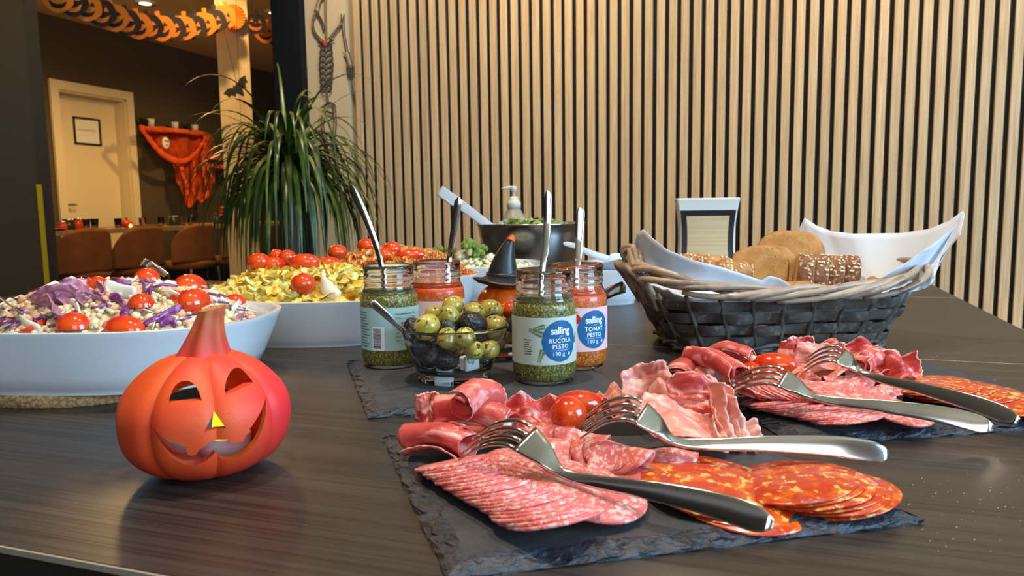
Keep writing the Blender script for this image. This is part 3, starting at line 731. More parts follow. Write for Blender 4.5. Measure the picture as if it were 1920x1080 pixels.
M['lab_green'] = mat('pale_sage_label', srgb(198, 208, 194), .5)
M['lab_aqua'] = mat('aqua_label', srgb(170, 206, 202), .5)
M['lab_pink'] = mat('pink_label', srgb(246, 196, 200), .5)
M['lab_blue'] = mat('blue_label_disc', srgb(12, 96, 148), .45)
M['lab_white'] = mat('white_label_print', srgb(242, 244, 244), .5)
M['lab_ink'] = mat('dark_label_print', srgb(50, 62, 62), .6)
M['herb'] = mat('printed_herb', srgb(96, 122, 62), .6)
JR, JH = .0335, .117
def wrap(me_g, R0, name, m, parent, ang0=0):
    """bend flat x,y artwork (metres) around a cylinder of radius R0"""
    me_g.v = [(R0*sin(p[0]/R0 + ang0), -R0*cos(p[0]/R0 + ang0), p[1]) for p in me_g.v] if all(abs(p[2]) < 1e-9 for p in me_g.v) else \
             [((R0 + p[2])*sin(p[0]/R0 + ang0), -(R0 + p[2])*cos(p[0]/R0 + ang0), p[1]) for p in me_g.v]
    return me_g.build(name, m, parent, smooth=True, merge=False)
def text_g(txt, size, x, y, bold=0.0, align='CENTER', wide=1.0, space=1.0):
    cu = bpy.data.curves.new('t', 'FONT'); cu.body = txt; cu.size = size; cu.align_x = align; cu.offset = bold*size; cu.resolution_u = 3; cu.space_character = space
    o = bpy.data.objects.new('t', cu); COL.objects.link(o)
    dg = bpy.context.evaluated_depsgraph_get(); me = bpy.data.meshes.new_from_object(o.evaluated_get(dg))
    bm = bmesh.new(); bm.from_mesh(me)
    bmesh.ops.subdivide_edges(bm, edges=[e for e in bm.edges if abs(e.verts[0].co.x - e.verts[1].co.x) > .003], cuts=2)
    bmesh.ops.triangulate(bm, faces=bm.faces)
    g = G(); idx = {v: i for i, v in enumerate(bm.verts)}
    g.add([(v.co.x*wide + x, v.co.y + y, 0) for v in bm.verts], [[idx[v] for v in f.verts] for f in bm.faces])
    bm.free(); bpy.data.objects.remove(o); bpy.data.curves.remove(cu); bpy.data.meshes.remove(me); return g
def disc_g(cx, cy, r, n=12, ry=None):
    g = G(); ry = ry or r
    rows = []
    for i in range(n + 1):
        u = -1 + 2*i/n; hh = ry*math.sqrt(max(0, 1 - u*u)); rows.append([(cx + u*r, cy - hh, 0), (cx + u*r, cy, 0), (cx + u*r, cy + hh, 0)])
    for i in range(n):
        for k in range(2): g.add([rows[i][k], rows[i + 1][k], rows[i + 1][k + 1], rows[i][k + 1]], [(0, 1, 2, 3)])
    return g
def rect_g(x0, y0, x1, y1, n=None):
    g = G(); n = n or max(1, int(abs(x1 - x0)/.003))
    for i in range(n):
        a, b = lerp(x0, x1, i/n), lerp(x0, x1, (i + 1)/n); g.add([(a, y0, 0), (b, y0, 0), (b, y1, 0), (a, y1, 0)], [(0, 1, 2, 3)])
    return g
def merge_g(*gs):
    o = G()
    for q in gs: o.add(q.v, q.f)
    return o
def jar(px, t, turn, label, content, oil, kind, fill=.088):
    c = base(px, t, .0066)
    j = thing('pesto_jar', label, 'jar', c, math.atan2(-c.x, c.y) + turn)
    outer = [(0, .0015), (.012, .0008), (.024, 0), (.029, .0012), (.0322, .006), (JR, .012), (JR, .074), (.0332, .080), (.0318, .086), (.0292, .0905), (.0283, .093), (.0283, .096), (.0292, .0968), (.0295, .098), (.0287, .0992), (.0285, .102), (.0293, .103), (.0294, .1043), (.0286, .1056), (.0285, .111), (.0293, .1125), (.0293, .1155), (.0284, .117)]
    inner = [(.0268, .1165), (.0265, .100), (.0266, .093), (.0300, .086), (.0312, .080), (.0314, .074), (.0314, .013), (.0295, .0065), (.024, .0042), (0, .0045)]
    zc = fill - .004
    g = G(); g.lathe([(interp([q[1] for q in outer[5:]], [q[0] for q in outer[5:]], zc), zc)] + [p for p in outer if p[1] > zc] + [p for p in inner if p[1] > zc] + [(interp([.074, .080, .086, .093], [.0314, .0312, .0300, .0266], zc), zc)], 56); g.build('glass_body', M['glass'], j)
    g = G(); g.lathe([(0, .0012), (.022, .0006), (.0275, .0004), (.0292, .0014), (.0292, .0030), (0, .0030)], 48); g.build('glass_foot', M['glass'], j)
    body_p = [(0, .0031), (.0275, .0031), (.0300, .0042), (.0322, .0068), (JR - .0002, .012), (JR - .0002, .074), (.0331, .080), (.0317, zc - .0004)]
    g = G(); g.lathe(body_p + [(.0298, zc), (.0296, fill - .0006), (.0286, fill)], 48); g.build('pesto', content, j)
    def topf(a, r, z): return (r*cos(a), r*sin(a), z + .0012*noise.noise(Vector((r*cos(a)*160, r*sin(a)*160, px))))
    g = G(); g.lathe([(.0290, fill - .001), (.0284, fill + .0004), (.02, fill + .001), (.01, fill + .0012), (0, fill + .0012)], 40, fn=topf); g.build('oily_top', oil, j)
    L0, L1, RL = .022, .0705, JR + .00025
    w = pi*RL*.97
    base_m = {'rucola': 'lab_green', 'tomat': 'lab_pink', 'backg': 'lab_aqua', 'backp': 'lab_pink'}[kind]
    g = G(); n = 90
    g.sheet(lambda u, v: (lerp(-w, w, u), lerp(L0, L1, v), 0), n, 1, uv=False); lab = wrap(g, RL, 'paper_label', M[base_m], j)
    RP = RL + .00015
    if kind in ('rucola', 'tomat'):
        cx, cy = 0, (L0 + L1)/2
        wrap(disc_g(cx, cy, .0205, 24, .0212), RP, 'blue_disc', M['lab_blue'], lab)
        tx = []
        tx.append(text_g('salling', .0105, cx, cy + .0072, .022, wide=1.0, space=.92))
        tx.append(rect_g(cx - .0012, cy + .0046, cx + .0028, cy + .0052))
        if kind == 'rucola': tx += [text_g('RUCOLA', .0062, cx, cy - .0016, .016, space=1.08), text_g('PESTO', .0062, cx, cy - .0078, .016, space=1.08)]
        else: tx += [text_g('TOMAT', .0066, cx, cy - .0016, .018, space=1.08), text_g('PESTO', .0062, cx, cy - .0080, .016, space=1.08)]
        tx += [rect_g(cx - .0105, cy - .0098, cx + .0105, cy - .0095), text_g('190 g', .0062, cx - .0025, cy - .0152, .0, space=1.05), text_g('e', .0068, cx + .0105, cy - .0152, .01)]
        wrap(merge_g(*tx), RP + .0001, 'lettering', M['lab_white'], lab)
        if kind == 'rucola':
            hg = G()
            def sprig(x, y, ang, s):
                q = []
                for i in range(9):
                    u = i/8; q.append((x + s*u*cos(ang), y + s*u*sin(ang)))
                for i, (a, b) in enumerate(q[1:]):
                    for sd in (-1, 1):
                        la = ang + sd*.9; ll = s*.3*(1 - .06*i)
                        c0, s0 = cos(la), sin(la); ww = .22*ll
                        hg.add([(a, b, 0), (a + ll*.5*c0 - ww*s0, b + ll*.5*s0 + ww*c0, 0), (a + ll*c0, b + ll*s0, 0), (a + ll*.5*c0 + ww*s0, b + ll*.5*s0 - ww*c0, 0)], [(0, 1, 2, 3)])
                hg.add([(q[0][0], q[0][1], 0), (q[-1][0], q[-1][1], 0), (q[-1][0], q[-1][1] + .0004, 0), (q[0][0], q[0][1] + .0004, 0)], [(0, 1, 2, 3)])
            sprig(-.017, cy + .006, R(160), .016); sprig(-.015, cy + .016, R(195), .013); sprig(-.018, cy - .006, R(250), .015); sprig(.0215, cy - .006, R(80), .012)
            wrap(hg, RP, 'herb_print', M['herb'], lab)
            rows = [rect_g(-.040, cy + .001 - .0024*i, -.040 + U(.006, .010), cy + .0018 - .0024*i) for i in range(7)]
            tag(wrap(merge_g(*rows), RP, 'small_print', M['lab_ink'], lab), 'rows of small dark print', kind='stuff')
        else:
            wrap(disc_g(-.0215, cy + .012, .0052, 12), RP + .0001, 'tomato_print', M['tomato'], lab)
            hg = G()
            for i in range(5):
                a = R(40 + 30*i); hg.add([(-.0215, cy + .0165, 0), (-.0215 + .005*cos(a) - .001, cy + .0165 + .004*sin(a), 0), (-.0215 + .006*cos(a), cy + .0165 + .005*sin(a), 0)], [(0, 1, 2)])
            wrap(hg, RP + .0002, 'leaf_print', M['herb'], lab)
    else:
        ink = []; x0 = .004 if kind == 'backg' else -.012
        y = L1 - .008
        ink.append(text_g('Næringsindhold pr. 100 g', .0027, x0, y, .02, 'LEFT'))
        for i, (a, b) in enumerate((('Energi', '1700 kJ'), ('Fedt', '40 g'), ('- heraf mættede', ''), ('Kulhydrat', '6 g'), ('- heraf sukkerarter', ''), ('Protein', '5 g'), ('Salt', '2 g'))):
            yy = y - .0042*(i + 1); ink.append(text_g(a, .0026, x0, yy, 0, 'LEFT')); ink.append(rect_g(x0, yy - .0007, x0 + .028, yy - .0004))
            if b: ink.append(text_g(b, .0026, x0 + .028, yy, 0, 'RIGHT'))
        if kind == 'backg':
            wrap(rect_g(-.0235, L0 + .0005, -.0085, L0 + .0275), RP, 'barcode_field', M['lab_white'], lab)
            yy = L0 + .003; bars = []
            while yy < L0 + .0255:
                ww = rnd.choice((.00035, .0006, .0009)); bars.append(rect_g(-.0225, yy, -.0125, yy + ww)); yy += ww + rnd.choice((.00035, .0006))
            wrap(merge_g(*bars), RP + .0001, 'barcode', M['lab_ink'], lab)
            for i in range(13): ink.append(rect_g(-.046, L1 - .006 - .0032*i, -.046 + U(.014, .019), L1 - .0052 - .0032*i))
        tag(wrap(merge_g(*ink), RP, 'small_print', M['lab_ink'], lab), 'rows of small dark print', kind='stuff')
    return j
j1 = jar(734, .868, R(3), 'pesto jar with a pale aqua back label and barcode, steel handle leaning out of it', M['pgreen'], M['oil'], 'backg', .089)
j2 = jar(823, .922, R(4), 'red pesto jar with a pink back label standing behind the olive bowl', M['pred'], M['oilred'], 'backp', .090)
j3 = jar(1021, .782, R(30), 'green rucola pesto jar with a round blue emblem on its label', M['pgreen'], M['oil'], 'rucola', .0885)
j4 = jar(1083, .848, R(34), 'tomato pesto jar with a pink label, behind the rucola pesto jar', M['pred'], M['oilred'], 'tomat', .0885)

# ================================================================ spoons
def handle(pts, w0, w1, label, name='teaspoon', bowl=True, cat='spoon', thick=.35, side=None, bl=.022, bw=.0125, m='cutlery'):
    """pts from the handle end to the bowl: a tapered strap, then a spoon bowl"""
    path = smooth_path(pts, 7); k = len(path)
    t = thing(name, label, cat, path[0])
    g = G(); rad = []; fl = []
    for i in range(k):
        u = i/(k - 1); r = lerp(w0, w1, u**.6)
        if u < .06: r *= math.sqrt(max(.08, 1 - (1 - u/.06)**2))
        rad.append(r); fl.append(thick*lerp(.55, 1, u))
    v = (path[1] - path[0]).cross(Vector(side) if side is not None else CF).normalized() if side is None else Vector(side)
    g.tube(path, rad, 12, fl, side=v); g.build('handle', M[m], t, world=True, auto=60)
    if bowl:
        d = (path[-1] - path[-3]).normalized(); a = v; n = d.cross(a).normalized()
        rs = []
        g = G()
        def sp(u, w):
            x = -bl*.9 + 2*bl*u; yy = bw*math.sqrt(max(0, 1 - (2*u - 1)**2*.98))*(1.12 - .3*u)*(2*w - 1)
            dep = .0055*(1 - (2*u - 1)**2)*(1 - (2*w - 1)**2)
            return path[-1] + d*(x + bl*.85) + a*yy + n*dep
        g.sheet(sp, 14, 8, uv=False); g.build('spoon_bowl', M[m], t, world=True, solid=.001)
    return t
def in_jar(j, dx, dy, z): return j.location + Vector((dx, dy, z))
handle([D(658, 346, .868), D(686, 410, .87), D(703, 455, .872), D(713, 490, .87), in_jar(j1, -.004, .002, .07)], .0052, .0028, 'dark gleaming teaspoon standing in the pesto jar with the barcode', thick=.3)
handle([D(860, 370, .91), D(852, 425, .914), D(845, 470, .918), D(842, 490, .92), in_jar(j2, .012, 0, .07)], .0052, .0028, 'teaspoon standing in the jar with the pink back label', thick=.3)
handle([D(1027, 357, .80), D(1026, 420, .80), D(1023, 470, .79), D(1018, 497, .785), in_jar(j3, -.006, .003, .07)], .0046, .0028, 'teaspoon standing in the rucola pesto jar', thick=.4)
handle([D(1088, 389, .86), D(1086, 440, .86), D(1084, 480, .855), D(1082, 500, .85), in_jar(j4, -.003, 0, .07)], .0058, .003, 'broad teaspoon standing in the tomato pesto jar', thick=.25)
handle([D(694, 565, .728), D(715, 583, .735), D(740, 605, .745), D(760, 622, .755), D(778, 640, .765)], .0042, .0028, 'small teaspoon lying over the rim of the olive bowl', thick=.35, bl=.016, bw=.010)
# ================================================================ slate boards
def slate(fl, e1, e2, label, seed, chip=.011, th=.0065):
    """fl: front corner; e1 along the front edge, e2 along the side edge (table plane)"""
    rs = random.Random(seed); n1, n2 = 46, 38
    c = fl + (e1 + e2)/2; c.z = T
    cor = [fl, fl + e1, fl + e1 + e2, fl + e2]; pts = []; nrm = []
    for k in range(4):
        a, b = cor[k], cor[(k + 1) % 4]; m = n1 if k % 2 == 0 else n2; d = (b - a).normalized(); out = Vector((d.y, -d.x, 0))
        for i in range(m): pts.append(a.lerp(b, i/m)); nrm.append(out)
    N_ = len(pts)
    for k in (0, n1, n1 + n2, 2*n1 + n2): nrm[k] = (nrm[k] + nrm[k - 1]).normalized()
    L1, L2 = e1.length, e2.length; x1, x2 = e1.normalized(), e2.normalized()
    def ring(ins, z, jit, jz=0, fr=55, key=0):
        out = []
        for i, p in enumerate(pts):
            q = max(0, ins + jit*noise.noise(Vector((p.x*fr, p.y*fr, seed + key))) + jit*.7*noise.noise(Vector((p.x*230, p.y*230, seed*2 + key))))
            a, b = (p - fl).dot(x1), (p - fl).dot(x2)
            r = fl + x1*min(max(a, q), L1 - q) + x2*min(max(b, q), L2 - q) - c
            out.append((r.x, r.y, z + jz*noise.noise(Vector((p.x*140, p.y*140, seed*3)))))
        return out
    t = thing('slate_board', label, 'slate board', c)
    g = G(); g.rings([ring(chip + .0015, th - .0002, .004, key=50), ring(.026, th, 0)], False, True)
    top = g.build('slate_top', M['slate'], t, smooth=False)
    g = G(); g.rings([ring(.001, 0, .0015), ring(.0005, .0012, .003, .0004, key=5), ring(.002, .0028, .004, .0012, 90, 11), ring(chip*.45, .0042, .005, .0014, 70, 23), ring(chip*.75, .0056, .005, .001, 80, 37), ring(chip + .0015, th - .0002, .004, key=50)], True, False)
    g.build('chipped_edge', M['slate_edge'], t, smooth=False)
    return t
fl1, bl1 = P(690, 787), P(650, 683)
e2 = bl1 - fl1; e1 = Vector((e2.y, -e2.x, 0)).normalized()*.265; e1 = (e1*.96 + Vector((.02, -.006, 0)))
slate(fl1, e1, e2, 'rear slate board under the pesto jars and the olive bowl', 3)
fl2, bl2, fr2 = P(838, 1092), P(716, 826), P(1733, 982)
slate(fl2, fr2 - fl2, bl2 - fl2, 'front slate board with salami, ham and chorizo nearest the camera', 5, .012)
fl3 = P(1492, 838); u3 = Vector((.885, .465, 0)); v3 = Vector((-.465, .885, 0))
slate(fl3, u3*.30, v3*.235, 'slate board with cold cuts in front of the bread basket', 8, .011)
SZ = .0066

# ================================================================ sliced meats
M['salami'] = mat('salami', srgb(220, 108, 102), .38, coat=.15, sss=.1, layers=[('noise', (190, 190, 190), .53, .60, srgb(232, 182, 172), 4), ('noise', (420, 420, 420), .58, .65, srgb(240, 205, 196), 3), ('noise', (60, 60, 60), .5, .75, srgb(206, 88, 88))], bump=('noise', 300, .15, .0008), rand=True, hue=.08)
M['chorizo'] = mat('chorizo', srgb(190, 52, 8), .3, coat=.35, sss=.1, layers=[('noise', (75, 75, 75), .48, .6, srgb(216, 96, 12), 3), ('noise', (150, 150, 150), .58, .63, srgb(242, 178, 96), 2), ('noise', (110, 110, 110), .60, .68, srgb(178, 70, 62), 2), ('noise', (520, 520, 520), .6, .7, srgb(180, 40, 8), 2)], bump=('noise', 260, .15, .0008), rand=True, hue=.06)
def hammat(name, c1, c2, c3):
    return mat(name, c1, 0.42, coat=.08, sss=.12, layers=[('noise', (24, 24, 24), .42, .66, c2, 3), ('noise', (12, 110, 80), .52, .60, c3, 4), ('noise', (60, 60, 60), .62, .74, srgb(240, 205, 190), 3)], bump=('noise', (30, 220, 200), .2, .0008), rand=True)
M['ham'] = hammat('cured_ham', srgb(184, 56, 52), srgb(212, 96, 86), srgb(236, 160, 146))
M['hampale'] = hammat('pale_cured_ham', srgb(208, 120, 104), srgb(222, 142, 120), srgb(238, 178, 158))
M['fat'] = mat('ham_fat', srgb(236, 186, 170), .35, sss=.2)
M['cheese'] = mat('white_cheese_stick', srgb(246, 234, 206), .4, sss=.2)
def slice_mesh(r, th, name, m, seed, dome=.0):
    g = G(); n = 36; rs = []
    def rim(k, z):
        return [(r*k*(1 + .035*noise.noise(Vector((cos(2*pi*j/n)*1.5, sin(2*pi*j/n)*1.5, seed))))*cos(2*pi*j/n), r*k*(1 + .035*noise.noise(Vector((cos(2*pi*j/n)*1.5, sin(2*pi*j/n)*1.5, seed))))*sin(2*pi*j/n),
                 z - dome*k*k + .0006*noise.noise(Vector((cos(2*pi*j/n)*2.5, sin(2*pi*j/n)*2.5, seed + 9)))*k) for j in range(n)]
    g.rings([rim(1e-4, 0), rim(.5, 0), rim(.985, 0), rim(1, th*.3), rim(1, th*.75), rim(.985, th), rim(.5, th), rim(1e-4, th)], True, True)
    return g.mesh(name, m)
SAL = [slice_mesh(.0275, .0018, 'salami_slice', M['salami'], s, .001) for s in range(4)]
CHO = [slice_mesh(.046, .0016, 'chorizo_slice', M['chorizo'], s + 20, .0045) for s in range(3)]
def put(meshes, name, loc, tilt_dir, tilt, label, group, k, scale=1.0, cat=None):
    o = bpy.data.objects.new(name, meshes[k % len(meshes)]); COL.objects.link(o)
    ax = Vector((-tilt_dir.y, tilt_dir.x, 0)).normalized()       # tilting by +a lowers the +tilt_dir edge
    o.rotation_euler = (Matrix.Rotation(tilt, 3, ax) @ Matrix.Rotation(U(0, 6.28), 3, 'Z')).to_euler()
    o.location = loc; o.scale = (scale,)*3
    return tag(o, label, cat or 'slice', group)
def row(meshes, name, pts, n, tilt, what, group, r, near_top=False, z0=0.0, scale=(1, 1), th=.0014):
    """shingled slices from the first point (near) to the last (far)"""
    path = smooth_path(pts, 12); tot = [0]
    for a, b in zip(path, path[1:]): tot.append(tot[-1] + (b - a).length)
    for i in range(n):
        s = tot[-1]*i/(n - 1); p = along(path, tot, s); q = along(path, tot, min(tot[-1], s + .002)); q0 = along(path, tot, max(0, s - .002)); d = (q - q0); d.z = 0; d.normalize()
        sc = lerp(scale[0], scale[1], i/(n - 1))
        p = p + Vector((-d.y, d.x, 0))*U(-.0012, .0012); p.z += r*sc*sin(abs(tilt)) + .0004
        put(meshes, name, p, d, (tilt if not near_top else -tilt) + U(-.02, .02), f'{ORD[i]} {what}', group, i, sc)
h = SZ
row(SAL, 'salami_slice', [P(1034, 998, h), P(975, 960, h), P(905, 920, h), P(850, 888, h)], 20, R(17), 'salami slice from the near end of the long front fan', 'salami fan on the front slate', .0275, scale=(1.02, .95))
row(SAL, 'salami_slice', [P(1118, 948, h + .004), P(1060, 925, h + .006), P(1000, 898, h + .008), P(968, 882, h + .008)], 11, R(11), 'salami slice from the round end of the short front fan', 'short salami fan on the front slate', .0275, True, scale=(1.12, .8))
row(CHO, 'chorizo_slice', [P(1388, 937, h + .001), P(1362, 923, h + .003), P(1340, 912, h + .005)], 5, R(7), 'chorizo slice up in the pile beside the front fork handle', 'first chorizo pile on the front slate', .03, True, scale=(.94, 1.0))
row(CHO, 'chorizo_slice', [P(1566, 930, h), P(1542, 923, h + .002), P(1512, 914, h + .004), P(1480, 904, h + .006)], 6, R(8), 'chorizo slice from the slate corner in the outer pile on the front slate', 'second chorizo pile on the front slate', .03, False, scale=(.80, .87))
row(SAL, 'salami_slice', [P(1590, 800, h), P(1530, 785, h), P(1470, 772, h), P(1440, 764, h)], 14, R(14), 'salami slice from the near end of the lower basket side fan', 'lower salami fan on the slate before the basket', .0275, scale=(1, .9))
row(SAL, 'salami_slice', [P(1682, 785, h + .003), P(1620, 765, h + .007), P(1560, 752, h + .011), P(1480, 745, h + .010), P(1400, 738, h + .009)], 22, R(13), 'salami slice from the near end of the upper basket side fan', 'upper salami fan on the slate before the basket', .0275, True, scale=(1.0, .9))
row(CHO, 'chorizo_slice', [P(1900, 770, h + .001), P(1860, 755, h + .003), P(1815, 742, h + .006), P(1770, 732, h + .009), P(1725, 722, h + .011)], 9, R(8), 'chorizo slice from the handle ends on the basket side slate', 'chorizo fan on the slate before the basket', .03, False, scale=(.85, .9))

def folded(px, py, hh, r, az, roll, label, group, open_=.0035, lean=0.0):
    """a salami slice folded over on itself"""
    C = P(px, py, hh)
    def fn(u, v):
        a = 2*pi*u; q = r*v; x = q*cos(a)*(1 + .04*sin(3*a)); y = q*sin(a)
        rb = open_; L = rb*pi/2
        if abs(y) < L: yy, zz = rb*cos(y/rb) , rb*sin(y/rb)
        else: yy, zz = -(abs(y) - L)*(1 - .12*abs(y)/r), math.copysign(rb + .12*(abs(y) - L)*(.4 + abs(x)/r), y)
        zz += .0022*sin(x*170 + px)*(1 if y > 0 else .8)
        return (x, yy, zz)
    g = G(); g.sheet(fn, 36, 9, uv=False)
    Mq = Matrix.Translation(C) @ Matrix.Rotation(az, 4, 'Z') @ Matrix.Rotation(roll, 4, 'X') @ Matrix.Rotation(lean, 4, 'Y')
    g.v = [tuple(Mq @ Vector(p)) for p in g.v]
    lo = min(p[2] for p in g.v)
    return tag(g.build('folded_salami', M['salami'], solid=.0013), label, 'slice', group)
F2 = 'folded salami on the front slate'
for a in ((1065, 838, .020, .024, R(0), R(40), 'folded salami slice beside the upright fork shoulder on the front slate'),
          (1160, 842, .026, .027, R(-22), R(52), 'large folded salami slice standing highest in the front slate heap'),
          (1135, 846, .022, .026, R(-20), R(48), 'folded salami slice leaning behind the largest folded one'),
          (1092, 874, .014, .018, R(8), R(35), 'small folded salami slice right against the front fork neck'),
          (1168, 890, .013, .024, R(-8), R(25), 'flat folded salami slice low at the foot of the folded heap'),
          (1245, 853, .020, .023, R(10), R(40), 'folded salami slice next to the chorizo on the front slate'),
          (1222, 868, .014, .022, R(0), R(25), 'pale folded salami slice under the one beside the chorizo'),
          (1030, 806, .022, .020, R(5), R(35), 'folded salami slice tucked under the cherry tomatoes'),
          (1090, 818, .024, .022, R(-12), R(48), 'folded salami slice between the tomatoes and the second fork')):
    folded(*a, F2)
F3 = 'folded salami on the slate before the basket'
for a in ((1500, 735, .020, .023, R(14), R(40), 'folded salami slice beneath the fork tines on the basket side slate'),
          (1545, 722, .026, .024, R(5), R(50), 'folded salami slice standing in the middle of the basket side heap'),
          (1590, 712, .028, .024, R(20), R(45), 'upper folded salami slice under the farther fork'),
          (1622, 738, .020, .025, R(0), R(45), 'wide folded salami slice at the end of the basket side heap'),
          (1585, 750, .015, .024, R(-8), R(30), 'low folded salami slice in front of the basket side heap'),
          (1660, 730, .018, .021, R(25), R(35), 'folded salami slice touching the chorizo before the basket'),
          (1440, 718, .022, .022, R(18), R(40), 'folded salami slice behind the nearer fork on the basket side slate'),
          (1530, 745, .015, .022, R(14), R(30), 'folded salami slice next to the nearer fork neck')):
    folded(*a, F3)

def ham_roll(A, B, r, label, cheese=False, m='ham', turns=1.6, squash=.85, group='ham rolls', seed=1, name='ham_roll'):
    A = Vector(A); B = Vector(B); d = B - A; L = d.length; d.normalize()
    s = d.cross(Vector((0, 0, 1))).normalized(); up = s.cross(d)
    t = thing(name, label, 'ham', (A + B)/2 - Vector((0, 0, r)), 0, group)
    def fn(u, v):
        a = v*turns*2*pi + seed; rr = r*(.5 + .5*v) * (1 + .12*noise.noise(Vector((u*4, a*.8, seed))) + .06*noise.noise(Vector((u*11, a*2.5, seed)))) * (1 + .12*abs(2*u - 1)**3)
        x = L*(u - .0) + .10*L*noise.noise(Vector((v*5, u*2, seed*2))) + L*.06*(2*u - 1)*sin(a*.9)
        bend = .006*sin(pi*u)
        return A + d*x + s*(rr*cos(a)) + up*(rr*squash*sin(a) + bend)
    g = G(); g.sheet(fn, 26, 40); g.build('ham_slice', M[m], t, world=True, solid=.0011)
    g = G(); path = [fn(i/26, 1.0) for i in range(27)]; g.tube(path, [.0005 + .0009*noise.noise(Vector((i*.4, seed, 0))) for i in range(27)], 6); g.build('fat_rim', M['fat'], t, world=True)
    for e in (0, 1):
        g = G(); g.tube([fn(e, .55 + .45*i/20) for i in range(21)], [.0004 + .0006*abs(noise.noise(Vector((i*.5, seed, e)))) for i in range(21)], 5); g.build('fat_rim', M['fat'], t, world=True)
    if cheese:
        g = G(); k = .5*r; pth = [A + d*(-.10*L + L*1.12*i/12) for i in range(13)]
        g.tube(pth, [k*min(1, .55 + .25*min(i, 12 - i)) for i in range(13)], 14); g.build('cheese_stick', M['cheese'], t, world=True)
    return t
def ham_leaf(C, a, b, label, folds=2, amp=.008, m='hampale', seed=1, group='crumpled ham', curl=.5, name='ham_slice'):
    """crumpled thin slice: a, b are its half extents as vectors"""
    C = Vector(C); a = Vector(a); b = Vector(b); n = a.cross(b).normalized()
    def fn(u, v):
        x, y = 2*u - 1, 2*v - 1
        e = 1 - .04*(x*x*y*y) + .12*noise.noise(Vector((x*2, y*2, seed))) + .05*noise.noise(Vector((x*7, y*7, seed)))
        w = amp*sin(folds*pi*x + seed + 1.2*y) + amp*.8*noise.noise(Vector((x*2.1, y*2.1, seed + 5))) + curl*amp*y*y + amp*.32*noise.noise(Vector((x*5, y*5, seed + 3))) + amp*.5*abs(noise.noise(Vector((x*1.6 + y, y*1.3 - x, seed + 8))))
        return C + a*(x*e*(1 - .10*y*y)) + b*(y*e*(1 - .10*x*x)) + n*w
    t = thing(name, label, 'ham', C, 0, group)
    g = G(); g.sheet(fn, 36, 28); g.build('ham_meat', M[m], t, world=True, solid=.0011)
    g = G(); edge = [fn(i/28, 1) for i in range(29)]; g.tube(edge, [.0006 + .0011*noise.noise(Vector((i*.5, seed, 1))) for i in range(29)], 6); g.build('fat_rim', M['fat'], t, world=True)
    g = G(); edge = [fn(1, i/22) for i in range(23)]; g.tube(edge, [.0007 + .0006*noise.noise(Vector((i*.5, seed, 2))) for i in range(23)], 6); g.build('fat_rim', M['fat'], t, world=True)
    return t
H = lambda px, py, hh: P(px, py, SZ + hh)
GR = 'ham rolls on the front slate'
ham_roll(H(760, 822, .012), H(878, 838, .012), .0125, 'thick dark ham roll lying at the back corner of the front slate', m='ham', seed=2, group=GR)
ham_roll(H(818, 768, .026), H(955, 795, .020), .0125, 'ham roll around a white cheese stick, its end facing the pumpkin lantern', True, 'ham', seed=4, group=GR)
ham_roll(H(862, 764, .034), H(930, 742, .036), .0135, 'flared ham roll with a wide white fat edge lying on top of the others', m='ham', seed=7, group=GR, turns=1.25)
ham_leaf(H(808, 778, .022), CR*.012, Vector((0, 0, 1))*.017 + CF*.004, 'upright folded ham slice at the outer end of the rolls', 1, .006, 'ham', 3)
ham_leaf(H(900, 806, .012), CR*.045, CF*.022, 'flat ham slice lying under the rolls on the front slate', 2, .003, 'ham', 5)
ham_leaf(H(990, 776, .018), CR*.028, CF*.012 + Vector((0, 0, .011)), 'ham slice between the flared roll and the cherry tomatoes', 2, .004, 'ham', 8)
CRUM = 'crumpled ham on the front slate'
ham_leaf(H(1210, 728, .034), CR*.020 + Vector((0, 0, .004)), Vector((0, 0, .019)) + CF*.008, 'pale ham slice standing up like a leaf behind the second fork', 1, .004, 'hampale', 11, CRUM)
ham_leaf(H(1190, 752, .022), CR*.032, CF*.018 + Vector((0, 0, .006)), 'wavy pale ham slice under the upright leaf of ham', 3, .006, 'hampale', 12, CRUM)
ham_leaf(H(1290, 752, .026), CR*.034, CF*.02 + Vector((0, 0, .012)), 'wrinkled ham slice in the middle of the crumpled heap', 3, .006, 'hampale', 13, CRUM)
ham_leaf(H(1318, 748, .032), CR*.027 - Vector((0, 0, .004)), CF*.012 + Vector((0, 0, .014)), 'dark red ham slice folded over the crumpled heap', 1, .006, 'ham', 14, CRUM)
ham_leaf(H(1282, 796, .022), CR*.032 - Vector((0, 0, .008)), CF*.022 + Vector((0, 0, .010)), 'smooth broad pale ham slice hanging behind the second fork handle', 1, .004, 'hampale', 15, CRUM)
ham_leaf(H(1360, 785, .022), CR*.010 - Vector((0, 0, .012)), CF*.008 + Vector((0, 0, .020)), 'narrow ham strip with a ruffled fat edge at the outer end of the heap', 2, .005, 'hampale', 16, CRUM)
ham_leaf(H(1378, 812, .012), CR*.018 - Vector((0, 0, .004)), CF*.010 + Vector((0, 0, .010)), 'almost white fatty ham tip spread beside the second fork handle', 3, .005, 'fat', 17, CRUM)
ham_leaf(H(1150, 772, .016), CR*.022, CF*.012 + Vector((0, 0, .004)), 'small flat ham slice between the tomatoes and the crumpled heap', 2, .004, 'hampale', 18, CRUM)
G3 = 'ham rolls on the slate before the basket'
ham_roll(H(1268, 710, .020), H(1300, 693, .020), .0125, 'short ham roll with a round white cheese end facing the rucola jar', True, 'ham', seed=12, group=G3)
ham_roll(H(1308, 718, .016), H(1322, 696, .018), .011, 'short ham roll beside the one with the round cheese end', False, 'hampale', seed=14, group=G3)
ham_roll(H(1292, 664, .036), H(1390, 706, .028), .0125, 'long red ham roll slanting down across the pile before the basket', m='ham', seed=16, group=G3)
